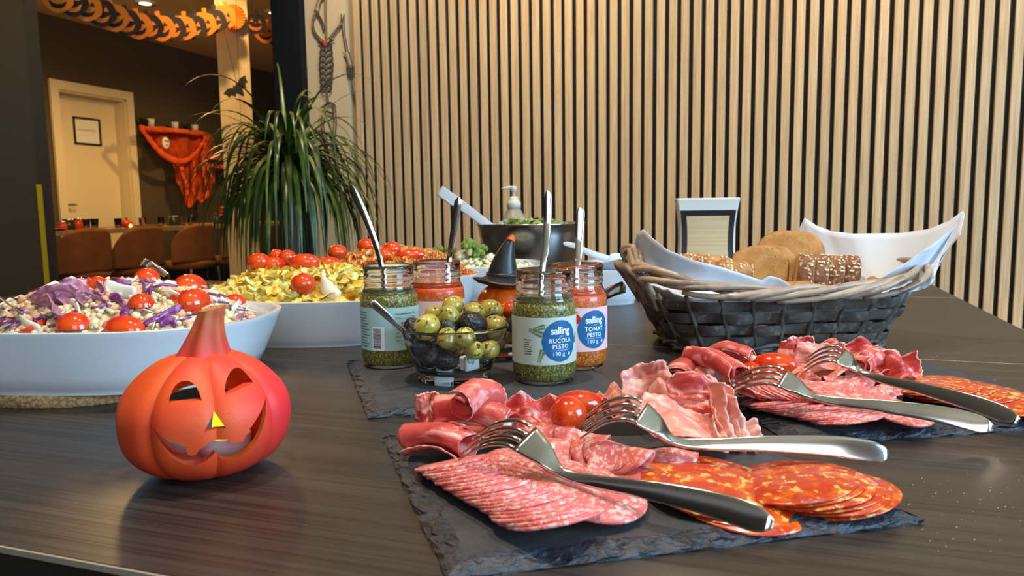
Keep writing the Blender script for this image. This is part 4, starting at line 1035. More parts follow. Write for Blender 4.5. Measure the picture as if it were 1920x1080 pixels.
ham_roll(H(1412, 674, .030), H(1330, 662, .030), .0105, 'ham roll with a white cheese stick showing beside the orange tomato', True, 'ham', seed=18, group=G3)
ham_leaf(H(1365, 738, .012), CR*.04, CF*.02, 'flat ham slice under the rolls before the basket', 2, .004, 'ham', 20)
C3 = 'crumpled ham on the slate before the basket'
ham_leaf(H(1495, 664, .034), CR*.018 + Vector((0, 0, .003)), Vector((0, 0, .016)) + CF*.006, 'ham slice standing up behind the orange tomato', 1, .004, 'ham', 21, C3)
ham_leaf(H(1540, 670, .032), CR*.026, Vector((0, 0, .013)) + CF*.008, 'pale ham slice rising behind the farther fork', 1, .004, 'hampale', 22, C3)
ham_leaf(H(1600, 664, .030), CR*.034, Vector((0, 0, .010)) + CF*.012, 'wide ham slice with a wavy fat edge near the basket foot', 2, .005, 'ham', 23, C3)
ham_roll(H(1605, 690, .026), H(1665, 668, .028), .012, 'loose ham roll at the basket foot beside the chorizo', m='ham', seed=24, group=C3, turns=1.3)
ham_leaf(H(1668, 690, .024), CR*.030, Vector((0, 0, .012)) + CF*.01, 'ham slice with a white ruffled tip beside the chorizo', 2, .006, 'ham', 25, C3)
ham_leaf(H(1555, 700, .014), CR*.07, CF*.03, 'broad ham slice lying flat under the crumpled pile before the basket', 3, .004, 'hampale', 27, C3)
ham_leaf(H(1470, 708, .018), CR*.03, CF*.02 + Vector((0, 0, .008)), 'ham slice under the orange tomato before the basket', 2, .004, 'ham', 28, C3)

# tomatoes on the slates
def tomato(c, r, label, group='cherry tomatoes', ax=0.0, long=1.0, m='tomato'):
    t = thing('cherry_tomato', label, 'tomato', c, 0, group)
    g = G(); g.ball((0, 0, 0), (r*long, r, r*.95), 28, 16, Matrix.Rotation(ax, 4, 'Z'), amp=.03, fr=1.6, seed=int(abs(c[0])*9999) % 97); g.build('tomato_skin', M[m], t)
    return t
def half_tomato(c, r, nrm, label, group, long=1.25):
    """a halved tomato, cut face along nrm"""
    q = Vector(nrm).normalized().to_track_quat('Z', 'Y').to_matrix().to_4x4()
    t = thing('halved_tomato', label, 'tomato', c, 0, group)
    g = G(); n = 26; g.rings([[(r*long*cos(ph)*cos(2*pi*j/n), r*cos(ph)*sin(2*pi*j/n), -r*sin(ph)) for j in range(n)] for ph in [i*pi/2/9 for i in range(9)] + [pi/2*.995]], False, True, q); g.build('tomato_skin', M['tomato'], t)
    g = G(); g.rings([[(r*long*k*cos(2*pi*j/n), r*k*sin(2*pi*j/n), z) for j in range(n)] for k, z in ((1, -.0002), (.97, .0004), (.8, .0002), (.5, .0008))], True, True, q); g.build('cut_face', M['tomato_cut'], t)
    return t
tomato(H(1084, 760, .022), .0128, 'long red cherry tomato lying behind its round neighbour on the front slate', ax=YAW + .2, long=1.75)
tomato(H(1066, 776, .026), .0140, 'round red cherry tomato lit in front on the front slate')
tomato(H(1452, 684, .026), .0125, 'orange red plum tomato between the ham rolls before the basket', ax=YAW - .35, long=1.7)
tomato(H(1408, 700, .018), .012, 'half hidden orange tomato under the nearer ham roll before the basket', ax=YAW)

# ================================================================ forks
def fork(A, N, B, label, hump, width=.0112, hw=.0074, group='serving forks', lean=R(64), hl=R(36)):
    """A: tine tips, N: neck, B: handle end; the fork lies hump up"""
    A, N, B = Vector(A), Vector(N), Vector(B); t = thing('fork', label, 'fork', N, 0, group)
    side = (N - A).cross(Vector((0, 0, 1))).normalized(); sideB = (B - N).cross(Vector((0, 0, 1))).normalized()
    sideH = side*cos(hl) - Vector((0, 0, 1))*sin(hl)*(1 if side.dot(CF) < 0 else -1)
    mid = A.lerp(N, .55) + Vector((0, 0, hump))
    full = smooth_path([A, A.lerp(N, .28) + Vector((0, 0, hump*.75)), mid, A.lerp(N, .8) + Vector((0, 0, hump*.55)), N, N.lerp(B, .18) + Vector((0, 0, -.001)), N.lerp(B, .45) + Vector((0, 0, .002)), N.lerp(B, .75) + Vector((0, 0, .003)), B], 8)
    cl = full[:33]; k = len(cl); cut = int(k*.60)
    for j in range(4):      # tines
        off = (j - 1.5)/1.5
        g = G(); g.tube([cl[i] + sideH*off*width*(.80 + .06*i/cut) for i in range(cut + 1)], [.0008 + .0009*min(1, i/cut*1.6) for i in range(cut + 1)], 8, .7, side=sideH); g.build('tine', M['cutlery'], t, world=True)
    # palm of the head, neck and handle
    rest = full[cut:]
    rs = G(); m = len(rest); hd = k - cut; rad = []; fl = []
    for i in range(m):
        if i < hd:
            u = i/(hd - 1); rad.append(lerp(width*1.0, .0032, u**1.3)); fl.append(lerp(.12, .6, u**2))
        else:
            u = (i - hd)/(m - hd - 1); w = lerp(.0032, hw, min(1, u*1.25)**1.2)
            if u > .9: w *= math.sqrt(max(.1, 1 - ((u - .9)/.1)**2))
            rad.append(w); fl.append(lerp(.6, .16, min(1, u*1.8)))
    sd = []
    for i in range(m):
        w = min(1, max(0, (i - hd + 2)/9)); sd.append(sideH.lerp((sideB*cos(lean) - Vector((0, 0, 1))*sin(lean)*(1 if sideB.dot(CF) < 0 else -1)), w))
    rs.tube(rest, rad, 16, fl, side=sd, sq=.55); rs.build('handle', M['cutlery'], t, world=True)
    return t
fork(H(872, 842, .024), H(1050, 884, .022), H(1450, 984, .014), 'fork lying across the front slate, handle pointing over the chorizo to the slate edge', .018)
fork(H(1092, 802, .030), H(1262, 826, .026), H(1668, 852, .016), 'fork behind it, its long handle reaching out past the slate corner', .018)
fork(H(1368, 726, .024), H(1520, 742, .024), H(1862, 802, .010), 'nearer fork on the basket side slate, over the salami fan', .014)
fork(H(1508, 686, .030), H(1612, 696, .030), H(1910, 790, .014), 'farther fork on the basket side slate, over the chorizo', .014)

# ================================================================ glass bowls of olives
M['olg'] = mat('green_olive', srgb(158, 142, 44), .25, coat=.5, layers=[('noise', 60, .40, .65, srgb(196, 176, 84), 3), ('noise', 170, .585, .64, srgb(52, 60, 18), 4)], rand=True, hue=.22)
M['olb'] = mat('black_olive', (.008, .007, .009), .3, coat=.3, layers=[('noise', 120, .62, .72, srgb(70, 70, 60), 4)], bump=('noise', 260, .9, .003), rand=True)
M['feta'] = mat('herbed_feta', srgb(226, 232, 230), .7, layers=[('noise', 130, .6, .66, srgb(60, 74, 40), 3)], bump=('noise', 200, .3, .001))
def glass_bowl(px, t, R_, h, label):
    c = base(px, t, SZ); b = thing('glass_bowl', label, 'bowl', c)
    g = G(); g.lathe([(0, .004), (R_*.5, .004), (R_*.56, .001), (R_*.62, 0), (R_*.66, .002), (R_*.66, .006), (R_*.75, h*.35), (R_*.9, h*.72), (R_*.97, h*.92), (R_*1.005, h*.96), (R_*1.01, h), (R_*.985, h + .001), (R_*.965, h*.985),
                      (R_*.93, h*.9), (R_*.86, h*.7), (R_*.71, h*.35), (R_*.62, .011), (R_*.5, .009), (0, .0085)], 64); g.build('bowl_glass', M['glass'], b)
    return b
bw1 = glass_bowl(852, .792, .0585, .058, 'clear glass bowl heaped with green and black olives')
bw2 = glass_bowl(935, .905, .046, .05, 'smaller glass bowl of olives and tomato behind the heaped olive bowl')
BT = .792
def olive(c, r, m, label, group, long=1.15, ax=None):
    g = G(); q = Matrix.Rotation(ax if ax is not None else U(0, 3.1), 4, 'Z') @ Matrix.Rotation(U(-.5, .5), 4, 'Y')
    g.ball((0, 0, 0), (r*long, r, r), 18, 12, q, amp=.08 if m == 'olg' else .22, fr=1.3, seed=U(0, 50))
    o = g.build('olive', M[m], loc=Vector(c)); return tag(o, label, 'olive', group)
placed = []
OL = [(800, 612, -.035, 'g', .0125, 'big pale green olive resting on the bowl rim beside the spoon'), (841, 594, -.01, 'g', .0125, 'glossy green olive on top of the olive heap'), (849, 574, .012, 'g', .011, 'herb coated green olive at the very top of the heap'),
      (886, 607, -.012, 'b', .0145, 'large wrinkled black olive on the heap'), (836, 616, -.02, 'b', .011, 'black olive between the two big green olives'), (889, 586, .018, 'g', .0115, 'dark green olive behind the large black one'),
      (929, 611, .005, 'g', .0115, 'yellow green olive at the rim nearest the rucola jar'), (774, 617, -.012, 'b', .011, 'black olive under the spoon tip'), (815, 590, .016, 'g', .0105, 'herb flecked olive behind the first big one'),
      (838, 634, -.043, 'g', .0105, 'round olive pressed against the glass below the rim, centre'), (872, 632, -.043, 'g', .0105, 'tawny olive against the glass beneath the large black olive'), (888, 655, -.037, 'g', .0105, 'cream olive seen through the glass above the cheese cube'),
      (917, 654, -.022, 'g', .0105, 'brownish olive seen through the glass on the rucola jar side'), (808, 668, -.026, 'b', .0115, 'black olive low in the bowl on the spoon side'), (835, 676, -.030, 'b', .0115, 'black olive low in the middle of the bowl'), (792, 648, -.026, 'b', .0115, 'black olive seen through the glass under the spoon')]
for px, py, dz, m, r, lb in OL:
    p = D(px, py, BT + dz); olive(p, r, 'ol' + m, lb, 'olives in the large glass bowl'); placed.append((p, r))
cb = Vector(bw1.location)
for px, py, dz, lb in ((880, 683, -.024, 'white herbed cheese cube against the bowl glass'), (834, 702, -.018, 'greyish cheese cube at the bottom of the olive bowl')):
    p = D(px, py, BT + dz); g = G(); g.box((0, 0, 0), (.017, .014, .017), Matrix.Rotation(U(0, 1), 4, 'Z')); o = g.build('cheese_cube', M['feta'], loc=p, smooth=False, bevel=.002); tag(o, lb, 'cheese', 'cheese cubes in the olive bowl'); placed.append((p, .011))
tries = 0; n_in = 0
while tries < 2500 and n_in < 26:
    tries += 1
    z = U(.018, .062); rm = lerp(.026, .046, min(1, z/.055)) - (.0 if z < .05 else (z - .05)*1.2); a = U(0, 6.28); q = math.sqrt(U(0, 1))*rm
    p = cb + Vector((q*cos(a), q*sin(a), z))
    if all((p - o).length > r + .0085 for o, r in placed):
        m = 'olb' if U(0, 1) < .45 else 'olg'
        olive(p, .0105, m, ('black' if m == 'olb' else 'green') + ' olive buried inside the heap of the large glass bowl', 'buried ' + ('black' if m == 'olb' else 'green') + ' olives'); placed.append((p, .0105)); n_in += 1
c2 = Vector(bw2.location)
olive(D(922, 582, .885), .0135, 'olg', 'broad herb coated olive on the smaller bowl behind', 'olives in the small bowl'); olive(D(905, 590, .90), .011, 'olg', 'olive beside the broad one on the smaller bowl', 'olives in the small bowl')
tomato(D(957, 581, .89), .0115, 'cherry tomato in the smaller bowl next to the rucola jar')
placed2 = []; tries = 0
while tries < 1500 and len(placed2) < 16:
    tries += 1; z = U(.016, .052); rm = lerp(.019, .034, z/.055); a = U(0, 6.28); q = math.sqrt(U(0, 1))*rm; p = c2 + Vector((q*cos(a), q*sin(a), z))
    if all((p - o).length > .0175 for o in placed2):
        m = 'olb' if U(0, 1) < .7 else 'olg'; olive(p, .0095, m, ('black' if m == 'olb' else 'green') + ' olive inside the smaller glass bowl', ('black' if m == 'olb' else 'green') + ' olives inside the small bowl'); placed2.append(p)
# ================================================================ salads
def mound(dish, a, b, z0, h, name, label, mats, pieces, seed, under, peak=(0, 0), pw=1.6):
    """heap of small pieces in a dish: one object of kind stuff"""
    rs = random.Random(seed); c = dish.location; rz = dish.rotation_euler.z
    def surf(x, y):
        q = min(1, (abs(x/a)**2.4 + abs(y/b)**2.4)); k = max(0, 1 - q)**(1/pw)
        return z0 + h*k*(1 - .25*((x/a - peak[0])**2 + (y/b - peak[1])**2)) + .008*noise.noise(Vector((x*22, y*22, seed)))
    g = G(); n = 40
    g.rings([[(a*k*cos(2*pi*j/n), b*k*sin(2*pi*j/n), surf(a*k*cos(2*pi*j/n)*.98, b*k*sin(2*pi*j/n)*.98) - .004) for j in range(n)] for k in (1, .94, .85, .7, .5, .3, .02)], False, True, mi=0)
    for _ in range(pieces[0]):
        while True:
            x, y = rs.uniform(-a, a), rs.uniform(-b, b)
            if abs(x/a)**2.4 + abs(y/b)**2.4 < 1: break
        pieces[1](g, Vector((x, y, surf(x, y) - .001)), rs)
    o = g.build(name, mats, loc=c, rot=(0, 0, rz), merge=False)
    tag(o, label, 'salad', kind='stuff'); return surf
def Mr(p, rs, s=1): return Matrix.Translation(p) @ Matrix.Rotation(rs.uniform(0, 6.28), 4, 'Z') @ Matrix.Rotation(rs.uniform(-1.2, 1.2), 4, 'X') @ Matrix.Scale(s, 4)
M['rice'] = mat('creamy_rice', srgb(214, 200, 158), .5, sss=.1, bump=('noise', 300, .3, .001))
M['rice2'] = mat('pinkish_tuna', srgb(214, 164, 126), .6, bump=('noise', 300, .3, .001)); M['cabbage'] = mat('red_cabbage', srgb(112, 40, 110), .35, coat=.3, layers=[('noise', 90, .5, .65, srgb(170, 110, 170))]); M['whitecab'] = mat('white_cabbage', srgb(226, 226, 208), .4, coat=.2)
M['onion'] = mat('red_onion', srgb(160, 96, 118), .3, coat=.4, layers=[('noise', 30, .45, .6, srgb(190, 130, 146)), ('noise', (20, 20, 90), .6, .75, srgb(206, 158, 150))])
def p_rice(g, p, rs):
    k = rs.random()
    if k < .70: g.ball((0, 0, 0), (.0042, .0028, .0026), 6, 4, Mr(p + Vector((0, 0, .001)), rs), mi=0)
    elif k < .84: g.ball((0, 0, 0), (.0065, .005, .0045), 7, 5, Mr(p, rs), amp=.5, fr=2, seed=rs.random()*50, mi=1)
    elif k < .90:
        L = rs.uniform(.006, .014); g.tube([(-L, 0, 0), (0, 0, .003), (L, 0, 0)], [.0012, .002, .001], 5, .6, M=Mr(p + Vector((0, 0, .003)), rs), mi=2)
    elif k < .925:
        L = rs.uniform(.008, .016); g.tube([(-L, 0, 0), (0, 0, .004), (L, 0, -.001)], [.001, .003, .001], 5, .35, M=Mr(p + Vector((0, 0, .003)), rs), mi=3)
    else: g.ball((0, 0, 0), (.008, .006, .0045), 7, 5, Mr(p, rs), amp=.5, fr=2, seed=rs.random()*50, mi=0)
s1 = mound(dish1, .165, .108, .040, .060, 'rice_salad', 'creamy rice salad with shredded red cabbage heaped in the front oval dish', [M['rice'], M['rice2'], M['cabbage'], M['whitecab']], (1900, p_rice), 31, None, peak=(.35, .15))
M['ypasta'] = mat('yellow_curry_pasta', srgb(240, 206, 84), .35, coat=.3, layers=[('noise', 60, .45, .65, srgb(240, 220, 136), 3), ('noise', 40, .6, .72, srgb(214, 160, 30))], bump=('noise', 200, .2, .001)); M['ygreen'] = mat('pale_green_celery', srgb(222, 220, 140), .4, coat=.2); M['mush'] = mat('brown_mushroom', srgb(140, 100, 60), .5)
def p_curl(g, p, rs):
    k = rs.random()
    if k < .45:
        L = rs.uniform(.012, .02); w = rs.uniform(.006, .010); q = Mr(p + Vector((0, 0, .003)), rs); c1 = rs.uniform(1.2, 2.6)
        def fn(u, v):
            x = L*(2*u - 1); y = w*(2*v - 1); return (x, y*cos(.3*x*100), .004*sin(c1*u*3 + v) + .35*abs(y) + .001*sin(v*9))
        b = len(g.v); g.sheet(fn, 6, 3, q, 0 if k < .37 else 1, uv=False)
        def fn2(u, v): a = fn(u, v); return (a[0], a[1], a[2] - .0018)
        g.sheet(fn2, 6, 3, q, 0 if k < .37 else 1, uv=False)
    elif k < .94: g.ball((0, 0, 0), (.011, .008, .006), 10, 7, Mr(p + Vector((0, 0, .002)), rs), amp=.7, fr=2.2, seed=rs.random()*50, mi=0 if k < .86 else 1)
    else: g.ball((0, 0, 0), (.005, .004, .002), 7, 5, Mr(p + Vector((0, 0, .004)), rs), mi=2)
s2 = mound(dish2, .148, .094, .048, .050, 'curry_pasta_salad', 'yellow curry pasta salad heaped in the dish behind the rice salad', [M['ypasta'], M['ygreen'], M['mush']], (620, p_curl), 32, None)
M['opasta'] = mat('orange_spiral_pasta', srgb(244, 184, 104), .35, coat=.3, layers=[('noise', 60, .42, .7, srgb(236, 138, 52))]); M['bacon'] = mat('browned_bits', srgb(150, 66, 34), .5)
def p_spiral(g, p, rs):
    k = rs.random()
    if k < .74:
        L = .014; q = Mr(p + Vector((0, 0, .003)), rs)
        def fn(u, v): a = u*9; r = .0062*(2*v - 1); return (L*(2*u - 1), r*cos(a), r*sin(a))
        g.sheet(fn, 16, 3, q, 0, uv=False)
        def fn2(u, v): a = u*9 + 1.57; r = .0055*(2*v - 1); return (L*(2*u - 1), r*cos(a), r*sin(a))
        g.sheet(fn2, 16, 2, q, 0, uv=False)
    elif k < .88: g.ball((0, 0, 0), (.006, .005, .004), 7, 5, Mr(p + Vector((0, 0, .003)), rs), amp=.5, fr=2, seed=rs.random()*40, mi=1)
    else: g.ball((0, 0, 0), (.007, .005, .004), 7, 5, Mr(p + Vector((0, 0, .003)), rs), amp=.5, fr=2, seed=rs.random()*40, mi=2)
s3 = mound(dish3, .138, .076, .050, .062, 'orange_pasta_salad', 'orange spiral pasta salad heaped behind the rear pesto jars', [M['opasta'], M['bacon'], M['ygreen']], (420, p_spiral), 33, None, peak=(-.2, 0))
M['broc'] = mat('broccoli_green', srgb(96, 122, 40), .7, layers=[('noise', 200, .4, .65, srgb(140, 160, 70), 3), ('noise', 60, .5, .7, srgb(70, 96, 34))], bump=('noise', 500, .6, .002)); M['cream'] = mat('creamy_dressing', srgb(214, 208, 178), .4)
def p_broc(g, p, rs):
    k = rs.random(); g.ball((0, 0, 0), (.009, .008, .007), 8, 6, Mr(p, rs), amp=.5, fr=2.4, seed=rs.random()*40, mi=0 if k < .35 else 1)
s4 = mound(dish4, .108, .102, .050, .022, 'broccoli_salad', 'creamy broccoli salad filling the dish before the steel bowl', [M['broc'], M['cream']], (260, p_broc), 34, None)
for k, (px, py, r) in enumerate(((808, 478, .015), (846, 470, .013), (868, 482, .018), (880, 462, .019), (896, 478, .017), (920, 486, .015), (838, 492, .013), (860, 498, .012), (905, 468, .013), (822, 468, .012))):
    t = thing('broccoli_floret', f'{ORD[k]} broccoli floret of the salad, ' + ('pale with dressing' if k in (0, 2, 5, 7) else 'bright green'), 'broccoli', D(px, py, 1.56 + .012*(k % 3)), 0, 'broccoli florets')
    g = G(); g.tube([(0, 0, -r), (0, 0, 0)], [r*.3, r*.4], 8); g.build('stalk', M['ygreen'], t)
    g = G(); rs = random.Random(k)
    for i in range(16):
        a = i*2.4; q = math.sqrt(i/16); g.ball((r*q*cos(a)*.75, r*q*sin(a)*.75, r*.5*(1 - q*q)), r*.38, 8, 6, amp=.5, fr=3, seed=i + k*20)
    g.build('flower_buds', M['broc'] if k not in (0, 2, 5, 7) else M['cream'], t)

# vegetables lying on the salads, each one a thing
bpy.context.view_layer.update()
MOUNDS = [o for o in bpy.data.objects if o.name in ('rice_salad', 'curry_pasta_salad', 'orange_pasta_salad')]
def on(px, py, t, lift=0.0):
    """the point of a salad seen at (px, py), else depth t"""
    best = None
    for o in MOUNDS:
        iv = MW(o).inverted(); d = (iv.to_3x3() @ ray(px, py)).normalized()
        ok, hit, nr, _i = o.ray_cast(iv @ CAMLOC, d)
        if ok:
            tt = (MW(o) @ hit - CAMLOC).dot(CF)
            if best is None or tt < best: best = tt
    if best is None or abs(best - t) > .14: best = t
    return D(px, py, best - lift)
for px, py, t, r, nr, lg, lb in ((138, 606, .735, .0155, None, 1.15, 'tomato half at the front rim of the rice salad, skin outward'), (232, 611, .735, .015, None, 1.55, 'long tomato half low at the front rim of the rice salad'),
        (60, 600, .75, .013, CF*-.2 + Vector((0, 0, 1)) - CR*.5, 1.6, 'tomato wedge nearest the picture edge in the rice salad'), (182, 531, .86, .012, None, 1.2, 'tomato half behind the pink onion in the rice salad'),
        (275, 518, .90, .0145, None, 1.15, 'red tomato half on the crest of the rice salad'), (265, 566, .80, .0135, None, 1.0, 'dark tomato half beside the white cabbage sliver'), (318, 556, .79, .0125, -CF + Vector((0, 0, .35)) - CR*.3, 1.9, 'long tomato wedge with its cut face showing, rice salad'),
        (355, 533, .82, .0165, -CR*.55 + CF*.5 - Vector((0, 0, .7)), 1.2, 'large orange tomato half highest above the pumpkin stem'), (362, 562, .79, .0165, -CR*.8 + CF*.3 - Vector((0, 0, .3)), 1.2, 'large orange tomato half right behind the pumpkin stem'), (440, 561, .98, .011, None, 1.2, 'small tomato at the near end of the yellow pasta salad')):
    if nr is None: nr = Vector((0, 0, -1))
    half_tomato(on(px, py, t, -.001) - Vector((0, 0, .0045)), r, nr, lb, 'tomatoes in the rice salad', lg)
for px, py, t, r, lg, lb in ((569, 533, 1.03, .0165, 1.05, 'round cherry tomato in the middle of the yellow pasta salad'), (485, 491, 1.10, .014, 1.2, 'cherry tomato at the far end of the row on the yellow pasta'), (513, 497, 1.09, .013, 1.4, 'flat cherry tomato second in the row on the yellow pasta'),
        (539, 483, 1.12, .0125, 1.05, 'tall round cherry tomato on the crest of the yellow pasta'), (519, 480, 1.14, .011, 1.1, 'small orange tomato peeping behind the crest of the yellow pasta'), (571, 491, 1.11, .013, 1.7, 'long cherry tomato in the middle of the row on the yellow pasta'), (615, 496, 1.11, .013, 1.6, 'last long cherry tomato of the row, next to the orange pasta'),
        (633, 473, 1.30, .0145, 1.15, 'cherry tomato at the end of the orange pasta salad'), (688, 461, 1.36, .014, 1.3, 'orange tomato piece near the first teaspoon on the orange pasta'), (722, 478, 1.31, .0145, 1.05, 'round cherry tomato between the two rear jars'), (735, 467, 1.34, .015, 1.1, 'cherry tomato behind the round one on the orange pasta'), (772, 478, 1.33, .011, 2.4, 'long red pepper strip on the orange pasta salad')):
    tomato(on(px, py, t, .006), r, lb, 'tomatoes on the pasta salads', YAW + U(-.3, .3), lg)
# onion leaves, cabbage strips, sliver, white egg piece
def strip(pts, w, m, label, name, cat, flat=.3, group=None):
    path = smooth_path([on(*p, .004) for p in pts], 5); k = len(path)
    g = G(); g.tube(path, [w*(.35 + .65*sin(pi*min(1, max(0, (i + 1)/(k + 1))))**.5) for i in range(k)], 8, flat, side=CU if abs((path[-1] - path[0]).normalized().dot(CU)) < .7 else CR)
    return tag(g.build(name, M[m]), label, cat, group)
for n_, (c, a, b, sd, lb) in enumerate(((on(118, 565, .80, .010), CR*.030 - CU*.004, CU*.018 - CF*.012, 41, 'large glossy red onion layer in the rice salad'), (on(152, 548, .815, .009), CR*.026, CU*.016 + CF*.008, 42, 'pale purple onion layer behind the large one'), (on(178, 566, .80, .008), CR*.020 - CU*.007, CU*.011, 43, 'small purple onion layer toward the tuna in the rice salad'), (on(108, 585, .785, .012), CR*.02 - CU*.01, CU*.01 - CF*.012, 44, 'curled onion layer drooping over the tomato wedge'))):
    def fn(u, v):
        x, y = 2*u - 1, 2*v - 1; e = 1 - .15*x*x*y*y + .12*noise.noise(Vector((x*2, y*2, sd))); nn = Vector(a).cross(Vector(b)).normalized()
        return c + Vector(a)*x*e*(1 - .3*y*y) + Vector(b)*y*e*(1 - .3*x*x) + nn*(.006*sin(2.4*x + sd) + .005*noise.noise(Vector((x*3, y*3, sd + 2))))
    g = G(); g.sheet(fn, 24, 18); tag(g.build('onion_layer', M['onion'], solid=.0018), lb, 'onion', 'red onion in the rice salad')
CS = 'cabbage strips in the rice salad'
strip([(270, 610, .76), (300, 595, .765), (340, 574, .77)], .0042, 'cabbage', 'long straight purple cabbage strip pointing at the pumpkin stem', 'cabbage_strip', 'cabbage', .45, CS)
strip([(231, 600, .765), (233, 588, .768), (235, 578, .77)], .0046, 'cabbage', 'short upright purple cabbage strip above the long tomato half', 'cabbage_strip', 'cabbage', .45, CS)
strip([(262, 570, .80), (270, 545, .81), (268, 527, .82)], .0040, 'cabbage', 'purple cabbage curl beneath the crest tomato', 'cabbage_strip', 'cabbage', .45, CS)
strip([(284, 560, .79), (281, 545, .80), (286, 537, .80)], .0040, 'cabbage', 'purple cabbage strip between the two tomato halves', 'cabbage_strip', 'cabbage', .45, CS)
strip([(208, 525, .87), (226, 530, .87), (246, 532, .87)], .0046, 'cabbage', 'dark purple cabbage strip along the crest of the rice salad', 'cabbage_strip', 'cabbage', .45, CS)
strip([(206, 555, .82), (222, 560, .815), (234, 575, .81)], .0050, 'cabbage', 'purple cabbage strip under the white cabbage sliver', 'cabbage_strip', 'cabbage', .45, CS)
strip([(300, 610, .755), (320, 600, .757), (330, 612, .75)], .0044, 'cabbage', 'bent purple cabbage strip left of the pumpkin stem', 'cabbage_strip', 'cabbage', .45, CS)
strip([(440, 600, .80), (455, 595, .80), (468, 604, .80)], .0048, 'onion', 'wine red onion strip at the dish end by the pumpkin', 'onion_strip', 'onion', .4, CS)
strip([(196, 532, .86), (222, 545, .85), (255, 548, .845)], .0075, 'whitecab', 'broad white cabbage sliver on the rice salad', 'cabbage_strip', 'cabbage', .25, CS)
strip([(130, 563, .785), (142, 570, .775), (150, 590, .765)], .0042, 'whitecab', 'bent white cabbage strip before the onion', 'cabbage_strip', 'cabbage', .4, CS)
strip([(36, 594, .75), (50, 606, .74), (75, 615, .73)], .0040, 'whitecab', 'white cabbage strip over the tomato wedge', 'cabbage_strip', 'cabbage', .4, CS)
strip([(436, 582, .86), (446, 570, .87), (456, 558, .88)], .0042, 'whitecab', 'white cabbage strip standing up at the dish end', 'cabbage_strip', 'cabbage', .4, CS)
strip([(606, 512, 1.03), (607, 530, 1.015), (618, 545, 1.005), (636, 556, .998)], .0105, 'cheese', 'bent white strip lying down the yellow pasta salad', 'radish_strip', 'vegetable', .4)
# serving spoons in the rice salad
handle([D(-10, 550, .70), D(12, 567, .725), D(30, 581, .745), D(46, 593, .765)], .0055, .0034, 'serving spoon handle sticking out of the rice salad at the picture edge', 'serving_spoon', thick=.35, bowl=False)
handle([D(266, 490, .93), D(280, 496, .94), D(296, 505, .945), D(312, 516, .95)], .006, .004, 'serving spoon handle behind the crest of the rice salad', 'serving_spoon', thick=.3, bowl=False)

# ================================================================ witch hat pumpkin lantern
wp = thing('witch_pumpkin', 'small orange pumpkin figure wearing a black witch hat behind the olive bowls', 'figurine', base(946, 1.05), YAW)
M['opk'] = mat('glossy_orange_glaze', srgb(232, 92, 10), .25, coat=.4); M['hat'] = mat('matte_black_glaze', srgb(30, 30, 32), .38); M['hatrim'] = mat('brown_hat_rim', srgb(96, 48, 28), .5)
g = G(); rs = []
for i in range(21):
    ph = -pi/2 + pi*i/20
    rs.append([((.041*abs(cos(ph))**.8)*(1 - .07*(1 - abs(cos(4*a)))**2)*cos(a), (.041*abs(cos(ph))**.8)*(1 - .07*(1 - abs(cos(4*a)))**2)*sin(a), .041 + .041*sin(ph)) for a in [2*pi*j/64 for j in range(64)]])
g.rings(rs); g.build('pumpkin_body', M['opk'], wp)
g = G(); def_b = [(0, .078), (.036, .080), (.0425, .0845), (.043, .0865), (.041, .088), (.030, .0885), (.024, .092), (.0, .092)]
g.lathe(def_b, 48, fn=lambda a, r, z: (r*cos(a), r*sin(a), z + .004*sin(a*2 + .8)*(r/.043)**2)); g.build('hat_brim', M['hat'], wp)
g = G(); pth = [(r, z) for r, z in ((.0415, .0848), (.0438, .0853), (.0438, .0868), (.0415, .0872))]; g.lathe(pth + [pth[0]], 48, fn=lambda a, r, z: (r*cos(a), r*sin(a), z + .004*sin(a*2 + .8)*(r/.043)**2)); g.build('brim_rim', M['hatrim'], wp)
g = G(); g.tube(smooth_path([(0, 0, .089), (0, 0, .100), (.003, 0, .118), (.008, 0, .134), (.0125, 0, .1435)], 6), [.0235, .0235, .023, .022, .0215, .021, .0205, .0195, .0185, .0175, .0165, .0155, .0145, .0135, .0125, .0115, .0105, .0095, .0086, .0078, .007, .006, .0055, .005, .0042], 28); g.build('hat_cone', M['hat'], wp)
g = G(); g.tube(smooth_path([(.0105, -.002, .1400), (.0125, 0, .1445), (.0135, .001, .1485)], 5), [.0066, .0063, .006, .0055, .005, .0045, .004, .0035, .003, .0022, .0012], 16); g.build('orange_tip', M['opk'], wp)
g = G(); g.lathe([(.0238, .0885), (.0248, .0885), (.0246, .0965), (.0236, .0965), (.0238, .0885)], 40); g.build('hat_band', M['black'], wp)
for s in (-1, 1):
    g = G(); g.ball((s*.014, -.0375, .05), (.006, .004, .008), 12, 8); g.build('eye', M['black'], wp)

# ================================================================ steel bowl, scoop, dispenser bottle, napkin holder
sb = thing('steel_bowl', 'wide stainless steel mixing bowl of green salad on the last table', 'bowl', base(996, 1.90))
g = G(); g.lathe([(0, 0), (.07, 0), (.085, .008), (.105, .035), (.122, .075), (.131, .115), (.1345, .138), (.139, .1415), (.1395, .1435), (.136, .1445), (.1325, .1415), (.129, .115), (.120, .075), (.103, .036), (.083, .010), (0, .004)], 72); g.build('bowl_shell', M['steel'], sb)
g = G(); rs = random.Random(4)
for _ in range(230):
    a = rs.uniform(0, 6.28); q = math.sqrt(rs.random())*.118; p = Vector((q*cos(a), q*sin(a), .125 + .022*(1 - (q/.118)**2) + rs.uniform(-.004, .004)))
    g.sheet(lambda u, v: (.016*(2*u - 1), .010*(2*v - 1)*(1 - .6*(2*u - 1)**2), .006*sin(3*u + 2*v)), 4, 3, Mr(p, rs), 0 if rs.random() < .7 else 1, uv=False)
g.lathe([(0, .124), (.122, .122), (.124, .118), (0, .118)], 30)
